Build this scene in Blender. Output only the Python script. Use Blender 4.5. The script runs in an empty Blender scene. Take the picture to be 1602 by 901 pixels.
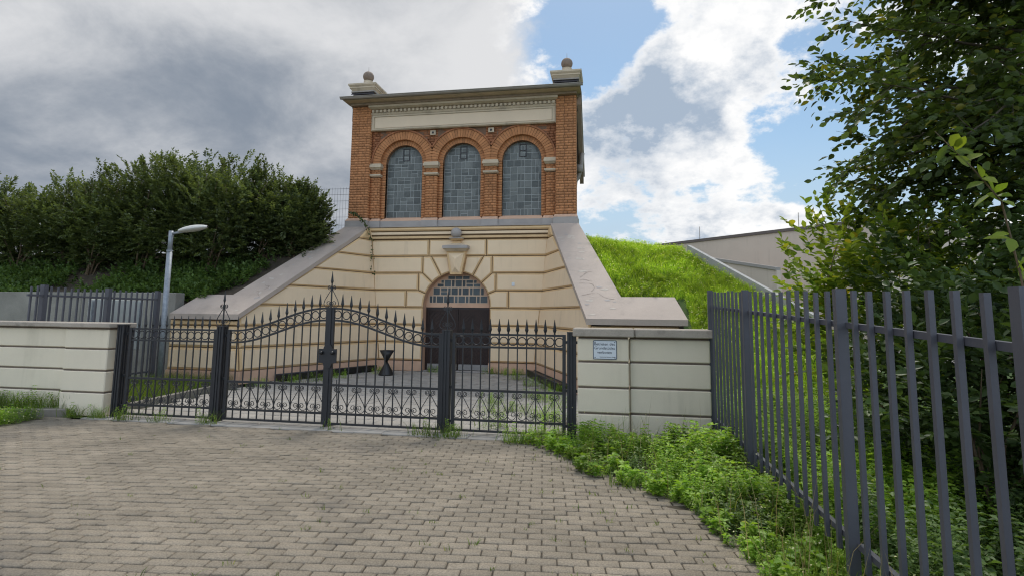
import bpy, math, random
import numpy as np
from mathutils import Vector, Matrix
R = math.radians
random.seed(7); rng = np.random.default_rng(7)
sc = bpy.context.scene
col = sc.collection

# ------------------------------------------------------------------ camera
CAM_Z = 1.62
YAW, PITCH, ROLL = R(10.2), math.atan(101/880), R(0.67)
fw = Vector((-math.sin(YAW)*math.cos(PITCH), math.cos(YAW)*math.cos(PITCH), math.sin(PITCH)))
r0 = Vector((math.cos(YAW), math.sin(YAW), 0)); u0 = r0.cross(fw)
rr = math.cos(ROLL)*r0 + math.sin(ROLL)*u0; uu = -math.sin(ROLL)*r0 + math.cos(ROLL)*u0
cd = bpy.data.cameras.new('camera'); cam = bpy.data.objects.new('camera', cd); col.objects.link(cam)
M = Matrix((rr, uu, -fw)).transposed().to_4x4(); M.translation = (0, 0, CAM_Z)
cam.matrix_world = M
cd.sensor_width = 36; cd.lens = 880/1602*36; cd.shift_y = -59.5/1602; cd.clip_end = 2000; cd.clip_start = .05
sc.camera = cam

# ------------------------------------------------------------------ light and sky
SUN_AZ, SUN_EL = R(2), R(60)                      # azimuth from +Y towards +X
sun_dir = Vector((math.sin(SUN_AZ)*math.cos(SUN_EL), math.cos(SUN_AZ)*math.cos(SUN_EL), math.sin(SUN_EL)))
sd = bpy.data.lights.new('sun', 'SUN'); sd.energy = 1.3; sd.angle = R(16); sd.color = (1, .95, .86)
sun = bpy.data.objects.new('sun', sd); col.objects.link(sun)
sun.rotation_euler = sun_dir.to_track_quat('Z', 'Y').to_euler(); sun.location = (0, 0, 30)

world = bpy.data.worlds.new('World'); sc.world = world; world.use_nodes = True
wt = world.node_tree; wt.nodes.clear()
def wn(t, **k):
    n = wt.nodes.new(t)
    for a, b in k.items(): setattr(n, a, b)
    return n
def wl(a, b): wt.links.new(a, b)
def wm(op, a, b=None, c=None, clamp=False):
    n = wn('ShaderNodeMath', operation=op, use_clamp=clamp)
    for i, v in enumerate((a, b, c)):
        if v is None: continue
        if isinstance(v, (int, float)): n.inputs[i].default_value = v
        else: wl(v, n.inputs[i])
    return n.outputs[0]
def wstep(x, lo, hi):
    n = wn('ShaderNodeMapRange', interpolation_type='SMOOTHSTEP')
    n.inputs[1].default_value = lo; n.inputs[2].default_value = hi
    wl(x, n.inputs[0]); return n.outputs[0]
def wmix(f, a, b):
    n = wn('ShaderNodeMix', data_type='RGBA')
    if isinstance(f, (int, float)): n.inputs[0].default_value = f
    else: wl(f, n.inputs[0])
    for i, v in ((6, a), (7, b)):
        if isinstance(v, tuple): n.inputs[i].default_value = (*v, 1)
        else: wl(v, n.inputs[i])
    return n.outputs[2]
def wnoise(vec, scale, detail=8, rough=.55, dist=0, off=(0, 0, 0)):
    mp = wn('ShaderNodeMapping'); mp.inputs[1].default_value = off; wl(vec, mp.inputs[0])
    n = wn('ShaderNodeTexNoise'); n.inputs['Scale'].default_value = scale; n.inputs['Detail'].default_value = detail
    n.inputs['Roughness'].default_value = rough; n.inputs['Distortion'].default_value = dist
    wl(mp.outputs[0], n.inputs['Vector']); return n.outputs['Fac']
SKY_K = 0.10
tc = wn('ShaderNodeTexCoord'); D = tc.outputs['Generated']
sp = wn('ShaderNodeSeparateXYZ'); wl(D, sp.inputs[0])
az = wm('ARCTAN2', sp.outputs[0], sp.outputs[1]); el = wm('ARCSINE', sp.outputs[2])
# cloud layer coordinates: direction stretched towards the horizon like a flat deck
den = wm('ADD', wm('ABSOLUTE', sp.outputs[2]), .55)
inv = wm('DIVIDE', 1, den)
vs = wn('ShaderNodeVectorMath', operation='SCALE'); wl(D, vs.inputs[0]); wl(inv, vs.inputs[3])
P = vs.outputs[0]
k = 1/SKY_K
sky = wn('ShaderNodeTexSky', sky_type='NISHITA', sun_disc=False)
sky.sun_elevation = SUN_EL; sky.sun_rotation = SUN_AZ; sky.air_density = 1.0; sky.dust_density = .8; sky.ozone_density = 2.5
bl = wn('ShaderNodeVectorMath', operation='MULTIPLY'); wl(sky.outputs[0], bl.inputs[0]); bl.inputs[1].default_value = (1.14, 1.22, 1.13)
blue = bl.outputs[0]
def gauss(a0, e0, sa, se):
    da = wm('DIVIDE', wm('SUBTRACT', az, a0), sa); de = wm('DIVIDE', wm('SUBTRACT', el, e0), se)
    return wm('EXPONENT', wm('MULTIPLY', wm('ADD', wm('MULTIPLY', da, da), wm('MULTIPLY', de, de)), -1))
# broken white cumulus (right and overhead, and all round the sky)
nA = wnoise(P, 3.0, 10, .60, .0, (3.1, 1.7, .4))
nB = wnoise(P, 8.5, 9, .62, .0, (7.3, 2.2, 1.4))
thick = wm('ADD', wm('MULTIPLY', nA, .70), wm('MULTIPLY', nB, .30))
boost = wm('MULTIPLY', gauss(.14, .31, .19, .19), .17)
boost2 = wm('MULTIPLY', gauss(.22, .50, .13, .06), .06)
hole = wm('MULTIPLY', gauss(-.03, .49, .085, .085), -.30)
hole2 = wm('MULTIPLY', gauss(.36, .22, .16, .075), -.16)
hole3 = wm('MULTIPLY', gauss(.36, .42, .07, .10), -.10)
cov = wm('ADD', wm('ADD', thick, wm('ADD', boost, boost2)), wm('ADD', hole, wm('ADD', hole2, hole3)))
maskB = wstep(cov, .505, .565)
core = wstep(wnoise(P, 4.4, 9, .6, .0, (1.2, 9.1, 3.3)), .42, .62)
core2 = wm('MULTIPLY', gauss(.03, .30, .09, .11), .50)
fineN = wm('MULTIPLY', wm('SUBTRACT', wnoise(P, 13, 8, .65, .0, (2.2, 3.1, .7)), .5), 1.5)
shade = wm('ADD', wm('ADD', wm('MULTIPLY', wm('MULTIPLY', core, wstep(cov, .52, .66)), 1.0), core2), wm('MULTIPLY', fineN, wstep(cov, .52, .60)), clamp=True)
lit = (.93*k, .93*k, .93*k); dark = (.37*k, .45*k, .56*k)
cB = wmix(shade, lit, dark)
# thin white veil
veil = wm('MULTIPLY', wstep(wnoise(P, 1.8, 7, .65, .0, (5, 5, 5)), .45, .8), .30)
veil2 = wm('ADD', veil, wm('MULTIPLY', wstep(wm('MULTIPLY', el, -1), -.34, -.08), .8), clamp=True)
vis = wmix(veil2, blue, (.47*k, .57*k, .69*k))
vis = wmix(maskB, vis, cB)
# the heavy grey deck on the left
edge = wm('ADD', az, wm('ADD', wm('MULTIPLY', wm('SUBTRACT', nB, .5), .25), wm('MULTIPLY', wm('SUBTRACT', nA, .5), .35)))
sweep = wm('MULTIPLY', wstep(wm('ABSOLUTE', wm('ADD', az, 1.0)), 1.9, 1.2), wstep(el, 1.35, .9))
maskA = wm('MULTIPLY', wstep(edge, -.09, -.19), sweep)
gA = wnoise(P, 1.7, 7, .5, .5, (.6, 4.2, 2.0))
gB = wnoise(P, 4.6, 9, .62, .2, (2.6, 1.2, 6.0))
lum = wm('ADD', wm('MULTIPLY', gA, .52), wm('MULTIPLY', gB, .48))
bright = wm('MULTIPLY', gauss(-.21, .42, .13, .20), .16)
dusk = wm('MULTIPLY', gauss(-.72, .34, .17, .10), -.10)
low = wm('ADD', wm('MULTIPLY', gauss(-.95, .20, .18, .10), -.05), wm('ADD', wm('MULTIPLY', gauss(-.56, .47, .16, .07), .13), wm('MULTIPLY', gauss(-.90, .36, .10, .06), .08)))
lumb = wstep(wm('ADD', lum, wm('ADD', bright, wm('ADD', dusk, low))), .33, .72)
cA = wmix(lumb, (.225*k, .265*k, .325*k), (.70*k, .705*k, .72*k))
vis = wmix(maskA, vis, cA)
# below the horizon
vis = wmix(wstep(sp.outputs[2], -.01, -.06), vis, (.10*k, .10*k, .08*k))
# whole sky dimmed sunward and brightened behind the camera, added to light the facade
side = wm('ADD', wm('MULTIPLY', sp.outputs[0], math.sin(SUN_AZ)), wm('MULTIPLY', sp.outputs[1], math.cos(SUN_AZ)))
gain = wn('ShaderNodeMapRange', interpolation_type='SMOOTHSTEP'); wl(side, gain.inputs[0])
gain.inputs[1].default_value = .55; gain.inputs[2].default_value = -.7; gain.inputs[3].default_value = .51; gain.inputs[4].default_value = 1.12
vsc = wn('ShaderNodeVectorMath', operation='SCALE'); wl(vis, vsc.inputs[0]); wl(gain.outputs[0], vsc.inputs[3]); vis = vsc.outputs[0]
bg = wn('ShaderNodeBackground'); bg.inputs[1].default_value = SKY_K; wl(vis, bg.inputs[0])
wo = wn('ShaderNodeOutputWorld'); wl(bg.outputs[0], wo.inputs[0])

sc.view_settings.view_transform = 'Standard'; sc.view_settings.look = 'None'
sc.view_settings.exposure = 1.08; sc.view_settings.gamma = 1; sc.view_settings.use_curve_mapping = False
sc.cycles.use_denoising = True; sc.cycles.filter_width = 1.15
sc.cycles.max_bounces = 6; sc.cycles.transparent_max_bounces = 6; sc.cycles.diffuse_bounces = 4
sc.cycles.sample_clamp_indirect = 6

# ------------------------------------------------------------------ materials
MATS = {}
def mat(name, c, rough=.7, var=.12, scale=6, bump=.0, bscale=40, c2=None, isl=0, spec=.35, metal=0, stain=0, stain_c=(.12, .10, .08), stain_s=1.5, fine=0, streak=0, streak_c=(.25, .21, .16)):
    m = bpy.data.materials.new(name); m.use_nodes = True; t = m.node_tree; N = t.nodes; L = t.links
    b = N['Principled BSDF']; b.inputs['Roughness'].default_value = rough; b.inputs['Metallic'].default_value = metal
    b.inputs['Specular IOR Level'].default_value = spec
    tcn = N.new('ShaderNodeNewGeometry'); pos = tcn.outputs['Position']
    def noise(s, d=4, r=.6):
        n = N.new('ShaderNodeTexNoise'); n.inputs['Scale'].default_value = s; n.inputs['Detail'].default_value = d; n.inputs['Roughness'].default_value = r
        L.new(pos, n.inputs['Vector']); return n.outputs['Fac']
    def mix(f, a, bb, blend='MIX'):
        n = N.new('ShaderNodeMix'); n.data_type = 'RGBA'; n.blend_type = blend
        if isinstance(f, float): n.inputs[0].default_value = f
        else: L.new(f, n.inputs[0])
        for i, v in ((6, a), (7, bb)):
            if isinstance(v, tuple): n.inputs[i].default_value = (*v, 1)
            else: L.new(v, n.inputs[i])
        return n.outputs[2]
    def rmp(x, lo, hi):
        n = N.new('ShaderNodeMapRange'); n.inputs[1].default_value = lo; n.inputs[2].default_value = hi; L.new(x, n.inputs[0]); return n.outputs[0]
    c2 = c2 or tuple(x*(1-2*var) for x in c)
    cc = mix(rmp(noise(scale), .3, .7), c, c2)
    if fine:
        cc = mix(rmp(noise(bscale*1.5, 3), .35, .7), cc, mix(1.0, cc, (1-fine,)*3, 'MULTIPLY'))
    if isl:
        ov = N.new('ShaderNodeObjectInfo').outputs['Random']; iv = tcn.outputs['Random Per Island']
        ad = N.new('ShaderNodeMath'); ad.operation = 'ADD'; L.new(ov, ad.inputs[0]); L.new(iv, ad.inputs[1])
        fr = N.new('ShaderNodeMath'); fr.operation = 'FRACT'; L.new(ad.outputs[0], fr.inputs[0])
        hv = N.new('ShaderNodeMapRange'); hv.inputs[3].default_value = 1-isl; hv.inputs[4].default_value = 1+isl*.6; L.new(fr.outputs[0], hv.inputs[0])
        cb = N.new('ShaderNodeCombineColor'); [L.new(hv.outputs[0], cb.inputs[i]) for i in range(3)]
        cc = mix(1.0, cc, cb.outputs[0], 'MULTIPLY')
    if stain:
        s = rmp(noise(stain_s, 8, .7), .55, .72)
        sm = N.new('ShaderNodeMath'); sm.operation = 'MULTIPLY'; L.new(s, sm.inputs[0]); sm.inputs[1].default_value = stain
        cc = mix(sm.outputs[0], cc, stain_c)
    if streak:
        mp = N.new('ShaderNodeMapping'); mp.inputs[3].default_value = (7, 7, .45); L.new(pos, mp.inputs[0])
        n1 = N.new('ShaderNodeTexNoise'); n1.inputs['Scale'].default_value = 1; n1.inputs['Detail'].default_value = 5; L.new(mp.outputs[0], n1.inputs['Vector'])
        mm = N.new('ShaderNodeMath'); mm.operation = 'MULTIPLY'; L.new(rmp(n1.outputs['Fac'], .52, .75), mm.inputs[0]); L.new(rmp(noise(.9, 5), .42, .7), mm.inputs[1])
        m3 = N.new('ShaderNodeMath'); m3.operation = 'MULTIPLY'; m3.use_clamp = True; L.new(mm.outputs[0], m3.inputs[0]); m3.inputs[1].default_value = streak
        cc = mix(m3.outputs[0], cc, streak_c)
    L.new(cc, b.inputs['Base Color'])
    if bump:
        bn = N.new('ShaderNodeBump'); bn.inputs['Strength'].default_value = bump; bn.inputs['Distance'].default_value = .01
        L.new(noise(bscale, 5, .65), bn.inputs['Height']); L.new(bn.outputs[0], b.inputs['Normal'])
    MATS[name] = m; return m
def leafmat(name, c1, c2, trans=.4, rough=.5, c3=None):
    m = bpy.data.materials.new(name); m.use_nodes = True; t = m.node_tree; N = t.nodes; L = t.links
    b = N['Principled BSDF']; b.inputs['Roughness'].default_value = rough; b.inputs['Specular IOR Level'].default_value = .3
    g = N.new('ShaderNodeNewGeometry')
    rp = N.new('ShaderNodeValToRGB'); L.new(g.outputs['Random Per Island'], rp.inputs[0])
    e = rp.color_ramp.elements; e[0].color = (*c1, 1); e[1].color = (*c2, 1)
    if c3: e[1].position = .93; x = e.new(1.0); x.color = (*c3, 1)
    ns = N.new('ShaderNodeTexNoise'); ns.inputs['Scale'].default_value = 1.3; L.new(g.outputs['Position'], ns.inputs['Vector'])
    mr = N.new('ShaderNodeMapRange'); mr.inputs[1].default_value = .3; mr.inputs[2].default_value = .7; mr.inputs[3].default_value = .58; mr.inputs[4].default_value = 1.32; L.new(ns.outputs['Fac'], mr.inputs[0])
    vm = N.new('ShaderNodeVectorMath'); vm.operation = 'SCALE'; L.new(rp.outputs[0], vm.inputs[0]); L.new(mr.outputs[0], vm.inputs[3])
    L.new(vm.outputs[0], b.inputs['Base Color'])
    tr = N.new('ShaderNodeBsdfTranslucent')
    v2 = N.new('ShaderNodeVectorMath'); v2.operation = 'MULTIPLY'; L.new(vm.outputs[0], v2.inputs[0]); v2.inputs[1].default_value = (1.5, 1.5, .7); L.new(v2.outputs[0], tr.inputs[0])
    ms = N.new('ShaderNodeMixShader'); ms.inputs[0].default_value = trans; L.new(b.outputs[0], ms.inputs[1]); L.new(tr.outputs[0], ms.inputs[2])
    L.new(ms.outputs[0], N['Material Output'].inputs[0]); MATS[name] = m; return m

mat('paver', (.345, .296, .23), .95, .14, 1.1, .9, 55, isl=.13, spec=.12, stain=.7, stain_c=(.12, .11, .10), stain_s=.55, fine=.42)
mat('sand', (.085, .072, .055), .95, .2, 9, .4, 60)
mat('slab', (.37, .345, .31), .95, .1, 2.0, .3, 90, isl=.1, stain=.25, stain_s=1.2, fine=.15)
mat('soil', (.075, .055, .04), .95, .3, 7, .8, 30, c2=(.04, .035, .022))
mat('turf', (.06, .10, .022), .95, .3, 4, .8, 40, c2=(.035, .06, .015))
mat('brick', (.50, .222, .096), .85, .10, 3, .3, 80, isl=.17, stain=.25, stain_c=(.20, .09, .05), stain_s=2.2)
mat('brick_red', (.40, .165, .078), .85, .16, 3, .3, 80, isl=.26)
mat('mortar', (.19, .115, .075), .95, .1, 12, .2, 90)
mat('cream', (.80, .62, .42), .8, .04, 1.2, .12, 60, stain=.16, stain_c=(.50, .38, .25), stain_s=.9, streak=.55, streak_c=(.42, .32, .22), fine=.05)
mat('ochre', (.66, .46, .25), .8, .06, 2, .12, 60, stain=.2, stain_c=(.34, .22, .11), stain_s=2)
mat('joint', (.17, .11, .062), .9, .1, 4)
mat('pink', (.60, .385, .265), .8, .08, 3, .15, 60, stain=.3, stain_c=(.34, .24, .17), stain_s=2.5)
mat('greystone', (.39, .355, .33), .8, .08, 3, .25, 60, stain=.2, stain_c=(.2, .18, .17), stain_s=2)
mat('coping', (.46, .378, .318), .75, .06, 2, .25, 50, stain=.6, stain_c=(.255, .225, .195), stain_s=1.0, fine=.12)
mat('stone', (.58, .475, .345), .8, .1, 3, .2, 60, stain=.35, stain_c=(.2, .16, .12), stain_s=3)
mat('ballstone', (.25, .19, .15), .8, .12, 5, .3, 60)
mat('stone_dark', (.34, .26, .195), .8, .12, 5, .3, 60, stain=.4, stain_c=(.12, .1, .08), stain_s=5)
mat('panel', (.72, .575, .42), .75, .04, 2)
mat('wallwhite', (.73, .65, .505), .7, .05, .9, .06, 60, stain=.12, stain_c=(.44, .39, .30), stain_s=1.6, streak=.45, streak_c=(.28, .25, .17), fine=.05)
mat('walljoint', (.17, .13, .105), .9, .1, 6)
mat('wallcap', (.42, .365, .305), .8, .1, 4, .3, 50, stain=.6, stain_c=(.15, .13, .11), stain_s=3.5, fine=.15)
mat('zinc', (.33, .29, .25), .55, .12, 3, .1, 30, spec=.5)
mat('lead', (.05, .045, .05), .6, .2, 4)
mat('iron', (.018, .019, .023), .48, .15, 8, .1, 120, spec=.5)
mat('steel_fence', (.075, .077, .095), .5, .06, 3, .08, 90, spec=.5)
mat('galv', (.30, .33, .37), .5, .15, 14, .1, 60, metal=.35)
mat('lampshade', (.62, .60, .55), .45, .05, 4)
mat('lampglass', (.55, .55, .53), .25, .05, 4)
mat('doorwood', (.036, .019, .015), .55, .2, 5, .3, 40)
mat('kick', (.27, .255, .245), .5, .1, 4)
mat('concrete', (.30, .285, .25), .9, .14, 1.6, .3, 40, stain=.5, stain_c=(.16, .145, .12), stain_s=1.2, fine=.15)
mat('kerbstone', (.26, .235, .20), .9, .2, 3, .4, 60, stain=.6, stain_c=(.10, .11, .05), stain_s=3)
mat('bark', (.12, .095, .07), .9, .25, 12, .8, 30)
mat('twig', (.16, .115, .07), .85, .2, 10)
mat('white_render', (.64, .535, .45), .85, .05, .6, .1, 40, stain=.12, stain_c=(.42, .37, .30), stain_s=.8, streak=.6, streak_c=(.34, .29, .24))
mat('roofedge', (.16, .13, .12), .6, .1, 3)
mat('frame_grey', (.36, .375, .365), .5, .08, 4)
mat('fan_frame', (.60, .475, .36), .7, .08, 4)
mat('signwhite', (.62, .66, .70), .35, .02, 4)
mat('signink', (.025, .03, .05), .5, .02, 4)
mat('signedge', (.10, .12, .15), .5, .02, 4)
mat('blackplastic', (.012, .012, .013), .42, .2, 6, spec=.5)
mat('greywhite', (.55, .58, .56), .6, .05, 2)
mat('edging', (.40, .39, .37), .85, .1, 4, .2, 40)
mat('crack', (.10, .08, .07), .9, .1, 4)
mat('plaster_patch', (.52, .46, .39), .85, .1, 8)
leafmat('leaf_beech', (.045, .070, .022), (.095, .14, .034), .42, .42, (.22, .20, .03))
leafmat('leaf_dogwood', (.09, .16, .026), (.25, .31, .04), .45, .45, (.34, .27, .03))
leafmat('leaf_dark', (.038, .068, .022), (.08, .125, .034), .3, .42)
leafmat('leaf_hedge', (.072, .095, .045), (.125, .160, .058), .38, .45, (.15, .18, .04))
leafmat('leaf_cover', (.07, .125, .035), (.12, .19, .05), .35, .5)
leafmat('leaf_weed', (.15, .285, .036), (.30, .45, .062), .42, .5, (.34, .38, .12))
leafmat('leaf_bank', (.16, .28, .028), (.42, .55, .06), .5, .5, (.45, .42, .16))
leafmat('blade', (.08, .14, .025), (.17, .23, .045), .4, .5, (.34, .32, .12))
leafmat('dry_stalk', (.28, .22, .10), (.40, .32, .16), .2, .7)
leafmat('blossom', (.62, .60, .42), (.75, .70, .35), .3, .6)
leafmat('leaf_bright', (.13, .20, .03), (.24, .30, .04), .5, .45)
# glass blocks: greenish grey ribbed glass, darker and lighter panes
def glassmat(name, c1, c2):
    m = bpy.data.materials.new(name); m.use_nodes = True; t = m.node_tree; N = t.nodes; L = t.links
    b = N['Principled BSDF']; b.inputs['Roughness'].default_value = .38; b.inputs['Specular IOR Level'].default_value = .35
    oi = N.new('ShaderNodeObjectInfo'); g = N.new('ShaderNodeNewGeometry')
    ns = N.new('ShaderNodeTexNoise'); ns.inputs['Scale'].default_value = 14; L.new(g.outputs['Position'], ns.inputs['Vector'])
    ad = N.new('ShaderNodeMath'); ad.operation = 'MULTIPLY_ADD'; L.new(ns.outputs['Fac'], ad.inputs[0]); ad.inputs[1].default_value = .5; 
    hf = N.new('ShaderNodeMath'); hf.operation = 'MULTIPLY'; L.new(oi.outputs['Random'], hf.inputs[0]); hf.inputs[1].default_value = .6
    L.new(hf.outputs[0], ad.inputs[2])
    rp = N.new('ShaderNodeValToRGB'); L.new(ad.outputs[0], rp.inputs[0]); e = rp.color_ramp.elements
    e[0].position = .15; e[0].color = (*c1, 1); e[1].position = .85; e[1].color = (*c2, 1); L.new(rp.outputs[0], b.inputs['Base Color'])
    bn = N.new('ShaderNodeBump'); bn.inputs['Strength'].default_value = .35; bn.inputs['Distance'].default_value = .01
    n2 = N.new('ShaderNodeTexNoise'); n2.inputs['Scale'].default_value = 22; L.new(g.outputs['Position'], n2.inputs['Vector']); L.new(n2.outputs['Fac'], bn.inputs['Height'])
    L.new(bn.outputs[0], b.inputs['Normal']); MATS[name] = m
glassmat('glassblock', (.06, .066, .062), (.165, .175, .165))
glassmat('glassdark', (.022, .03, .036), (.085, .105, .115))
# ------------------------------------------------------------------ mesh helpers
W = {}
def link(o, parent=None, mw=Matrix.Identity(4)):
    col.objects.link(o); W[o.name] = mw
    if parent is not None:
        o.parent = parent; o.matrix_parent_inverse = W[parent.name].inverted()
    o.matrix_basis = mw
    return o
def tag(o, label=None, cat=None, group=None, kind=None):
    if label: o['label'] = label
    if cat: o['category'] = cat
    if group: o['group'] = group
    if kind: o['kind'] = kind
    return o
def thing(name, loc, label, cat, group=None):
    o = bpy.data.objects.new(name, None); o.empty_display_size = .2
    link(o, None, Matrix.Translation(loc)); return tag(o, label, cat, group)
def TM(loc=(0, 0, 0), rot=(0, 0, 0), s=(1, 1, 1)):
    from mathutils import Euler
    if not isinstance(s, tuple): s = (s, s, s)
    return Matrix.Translation(loc) @ Euler(rot).to_matrix().to_4x4() @ Matrix.Diagonal((*s, 1))
def inst(name, me, parent, mw): return link(bpy.data.objects.new(name, me), parent, mw)

class MB:
    def __init__(s): s.v = []; s.f = []; s.m = []; s.sm = []
    def add(s, vs, fs, m=0, smooth=False):
        o = len(s.v); s.v += [tuple(v) for v in vs]
        for f in fs: s.f.append(tuple(i+o for i in f)); s.m.append(m); s.sm.append(smooth)
        return s
    def box(s, x0, x1, y0, y1, z0, z1, m=0):
        vs = [(x, y, z) for x in (x0, x1) for y in (y0, y1) for z in (z0, z1)]
        return s.add(vs, [(0, 1, 3, 2), (4, 6, 7, 5), (0, 4, 5, 1), (2, 3, 7, 6), (0, 2, 6, 4), (1, 5, 7, 3)], m)
    def bbox(s, x0, x1, y0, y1, z0, z1, b=.006, m=0):
        # box with chamfered edges
        vs = []; idx = {}
        for i, x in enumerate((x0, x1)):
            for j, y in enumerate((y0, y1)):
                for k_, z in enumerate((z0, z1)):
                    sx, sy, sz = (1, -1)[i], (1, -1)[j], (1, -1)[k_]
                    idx[i, j, k_] = len(vs)
                    vs += [(x, y+sy*b, z+sz*b), (x+sx*b, y, z+sz*b), (x+sx*b, y+sy*b, z)]
        F = []
        for i in (0, 1):
            F.append([idx[i, 0, 0], idx[i, 1, 0], idx[i, 1, 1], idx[i, 0, 1]])
            F.append([idx[0, i, 0]+1, idx[1, i, 0]+1, idx[1, i, 1]+1, idx[0, i, 1]+1])
            F.append([idx[0, 0, i]+2, idx[1, 0, i]+2, idx[1, 1, i]+2, idx[0, 1, i]+2])
        for a in (0, 1):
            for c in (0, 1):
                F.append([idx[a, c, 0], idx[a, c, 1], idx[a, c, 1]+1, idx[a, c, 0]+1])
                F.append([idx[a, 0, c], idx[a, 1, c], idx[a, 1, c]+2, idx[a, 0, c]+2])
                F.append([idx[0, a, c]+1, idx[1, a, c]+1, idx[1, a, c]+2, idx[0, a, c]+2])
        for q in idx.values(): F.append([q, q+1, q+2])
        return s.add(vs, F, m)
    def prism(s, poly, axis, a0, a1, m=0):
        # extrude 2D polygon along axis ('x': poly is (y,z); 'y': (x,z); 'z': (x,y))
        def P3(p, a): return {'x': (a, p[0], p[1]), 'y': (p[0], a, p[1]), 'z': (p[0], p[1], a)}[axis]
        n = len(poly); vs = [P3(p, a0) for p in poly]+[P3(p, a1) for p in poly]
        fs = [tuple(range(n))[::-1], tuple(range(n, 2*n))]+[(i, (i+1) % n, n+(i+1) % n, n+i) for i in range(n)]
        return s.add(vs, fs, m)
    def tube(s, pts, rad, n=8, m=0, closed=False, cap=True, smooth=True, flat=None):
        pts = [Vector(p) for p in pts]; k_ = len(pts)
        rads = rad if isinstance(rad, (list, tuple)) else [rad]*k_
        vs = []; up = None
        for i, p in enumerate(pts):
            a = pts[(i-1) % k_] if (closed or i > 0) else p; b = pts[(i+1) % k_] if (closed or i < k_-1) else p
            t = (b-a)
            if t.length < 1e-9: t = Vector((0, 0, 1))
            t.normalize()
            if flat is not None: n1 = Vector(flat)
            else:
                if up is None: up = Vector((0, 0, 1)) if abs(t.z) < .9 else Vector((1, 0, 0))
                n1 = (up-t*up.dot(t)); n1.normalize(); up = n1
            n2 = t.cross(n1); n2.normalize()
            for j in range(n):
                A = 2*math.pi*(j+(.5 if n == 4 else 0))/n
                vs.append(p+rads[i]*(math.cos(A)*n1+math.sin(A)*n2))
        fs = []
        for i in range(k_ if closed else k_-1):
            for j in range(n):
                a = i*n+j; b = i*n+(j+1) % n; c = ((i+1) % k_)*n
                fs.append((a, b, c+(j+1) % n, c+j))
        if cap and not closed: fs += [tuple(range(n))[::-1], tuple((k_-1)*n+j for j in range(n))]
        return s.add(vs, fs, m, smooth and n > 4)
    def lathe(s, prof, c=(0, 0, 0), n=20, m=0, smooth=True):
        vs = []; fs = []; k_ = len(prof)
        for r_, z in prof:
            for j in range(n):
                A = 2*math.pi*j/n; vs.append((c[0]+r_*math.cos(A), c[1]+r_*math.sin(A), c[2]+z))
        for i in range(k_-1):
            for j in range(n):
                fs.append((i*n+j, i*n+(j+1) % n, (i+1)*n+(j+1) % n, (i+1)*n+j))
        fs += [tuple(range(n))[::-1], tuple((k_-1)*n+j for j in range(n))]
        return s.add(vs, fs, m, smooth)
    def frus(s, lo, hi, m=0):
        # lo, hi = (x0,x1,y0,y1,z): tapered box
        def q(b): return [(b[0], b[2], b[4]), (b[1], b[2], b[4]), (b[1], b[3], b[4]), (b[0], b[3], b[4])]
        return s.add(q(lo)+q(hi), [(3, 2, 1, 0), (4, 5, 6, 7)]+[(i, (i+1) % 4, 4+(i+1) % 4, 4+i) for i in range(4)], m)
    def mesh(s, name, mats):
        me = bpy.data.meshes.new(name); me.from_pydata(s.v, [], s.f)
        for q in ([mats] if isinstance(mats, str) else mats): me.materials.append(MATS[q])
        me.polygons.foreach_set('material_index', s.m); me.polygons.foreach_set('use_smooth', s.sm)
        me.update(); return me
    def build(s, name, mats, parent=None, mw=Matrix.Identity(4), **k_):
        o = inst(name, s.mesh(name, mats), parent, mw); return tag(o, **k_)
def fast_mesh(name, V, F, mats, mi=None, smooth=False):
    # V (n,3), F (m,k) numpy
    me = bpy.data.meshes.new(name); n, k_ = F.shape
    me.vertices.add(len(V)); me.vertices.foreach_set('co', V.astype(np.float32).ravel())
    me.loops.add(n*k_); me.loops.foreach_set('vertex_index', F.astype(np.int32).ravel())
    me.polygons.add(n); me.polygons.foreach_set('loop_start', np.arange(0, n*k_, k_, dtype=np.int32))
    for q in ([mats] if isinstance(mats, str) else mats): me.materials.append(MATS[q])
    if mi is not None: me.polygons.foreach_set('material_index', mi.astype(np.int32))
    if smooth: me.polygons.foreach_set('use_smooth', np.ones(n, bool))
    me.update(calc_edges=True); return me
def inset(poly, d):
    n = len(poly); out = []
    area = sum(poly[i][0]*poly[(i+1) % n][1]-poly[(i+1) % n][0]*poly[i][1] for i in range(n))
    sg = 1 if area > 0 else -1
    for i in range(n):
        p0, p1, p2 = Vector(poly[i-1]), Vector(poly[i]), Vector(poly[(i+1) % n])
        e1 = (p1-p0).normalized(); e2 = (p2-p1).normalized()
        n1 = Vector((-e1.y, e1.x))*sg; n2 = Vector((-e2.y, e2.x))*sg
        den_ = 1+n1.dot(n2)
        b = (n1+n2)/max(den_, .25); q = p1+b*d; out.append((q.x, q.y))
    return out
def boss(poly, fn, depth=.045, bev=.04, gap=.011):
    # rusticated block: fn(u,v,w) -> xyz, w outwards
    a = inset(poly, gap); b = inset(poly, gap+bev); n = len(a)
    vs = [fn(*p, 0) for p in a]+[fn(*p, depth*.35) for p in a]+[fn(*p, depth) for p in b]
    fs = []; mi = []
    mb = MB()
    mb.add(vs, [(i, (i+1) % n, n+(i+1) % n, n+i) for i in range(n)]+[(n+i, n+(i+1) % n, 2*n+(i+1) % n, 2*n+i) for i in range(n)], 1)
    mb.add(vs[2*n:], [tuple(range(n))], 0)
    return mb
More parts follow.
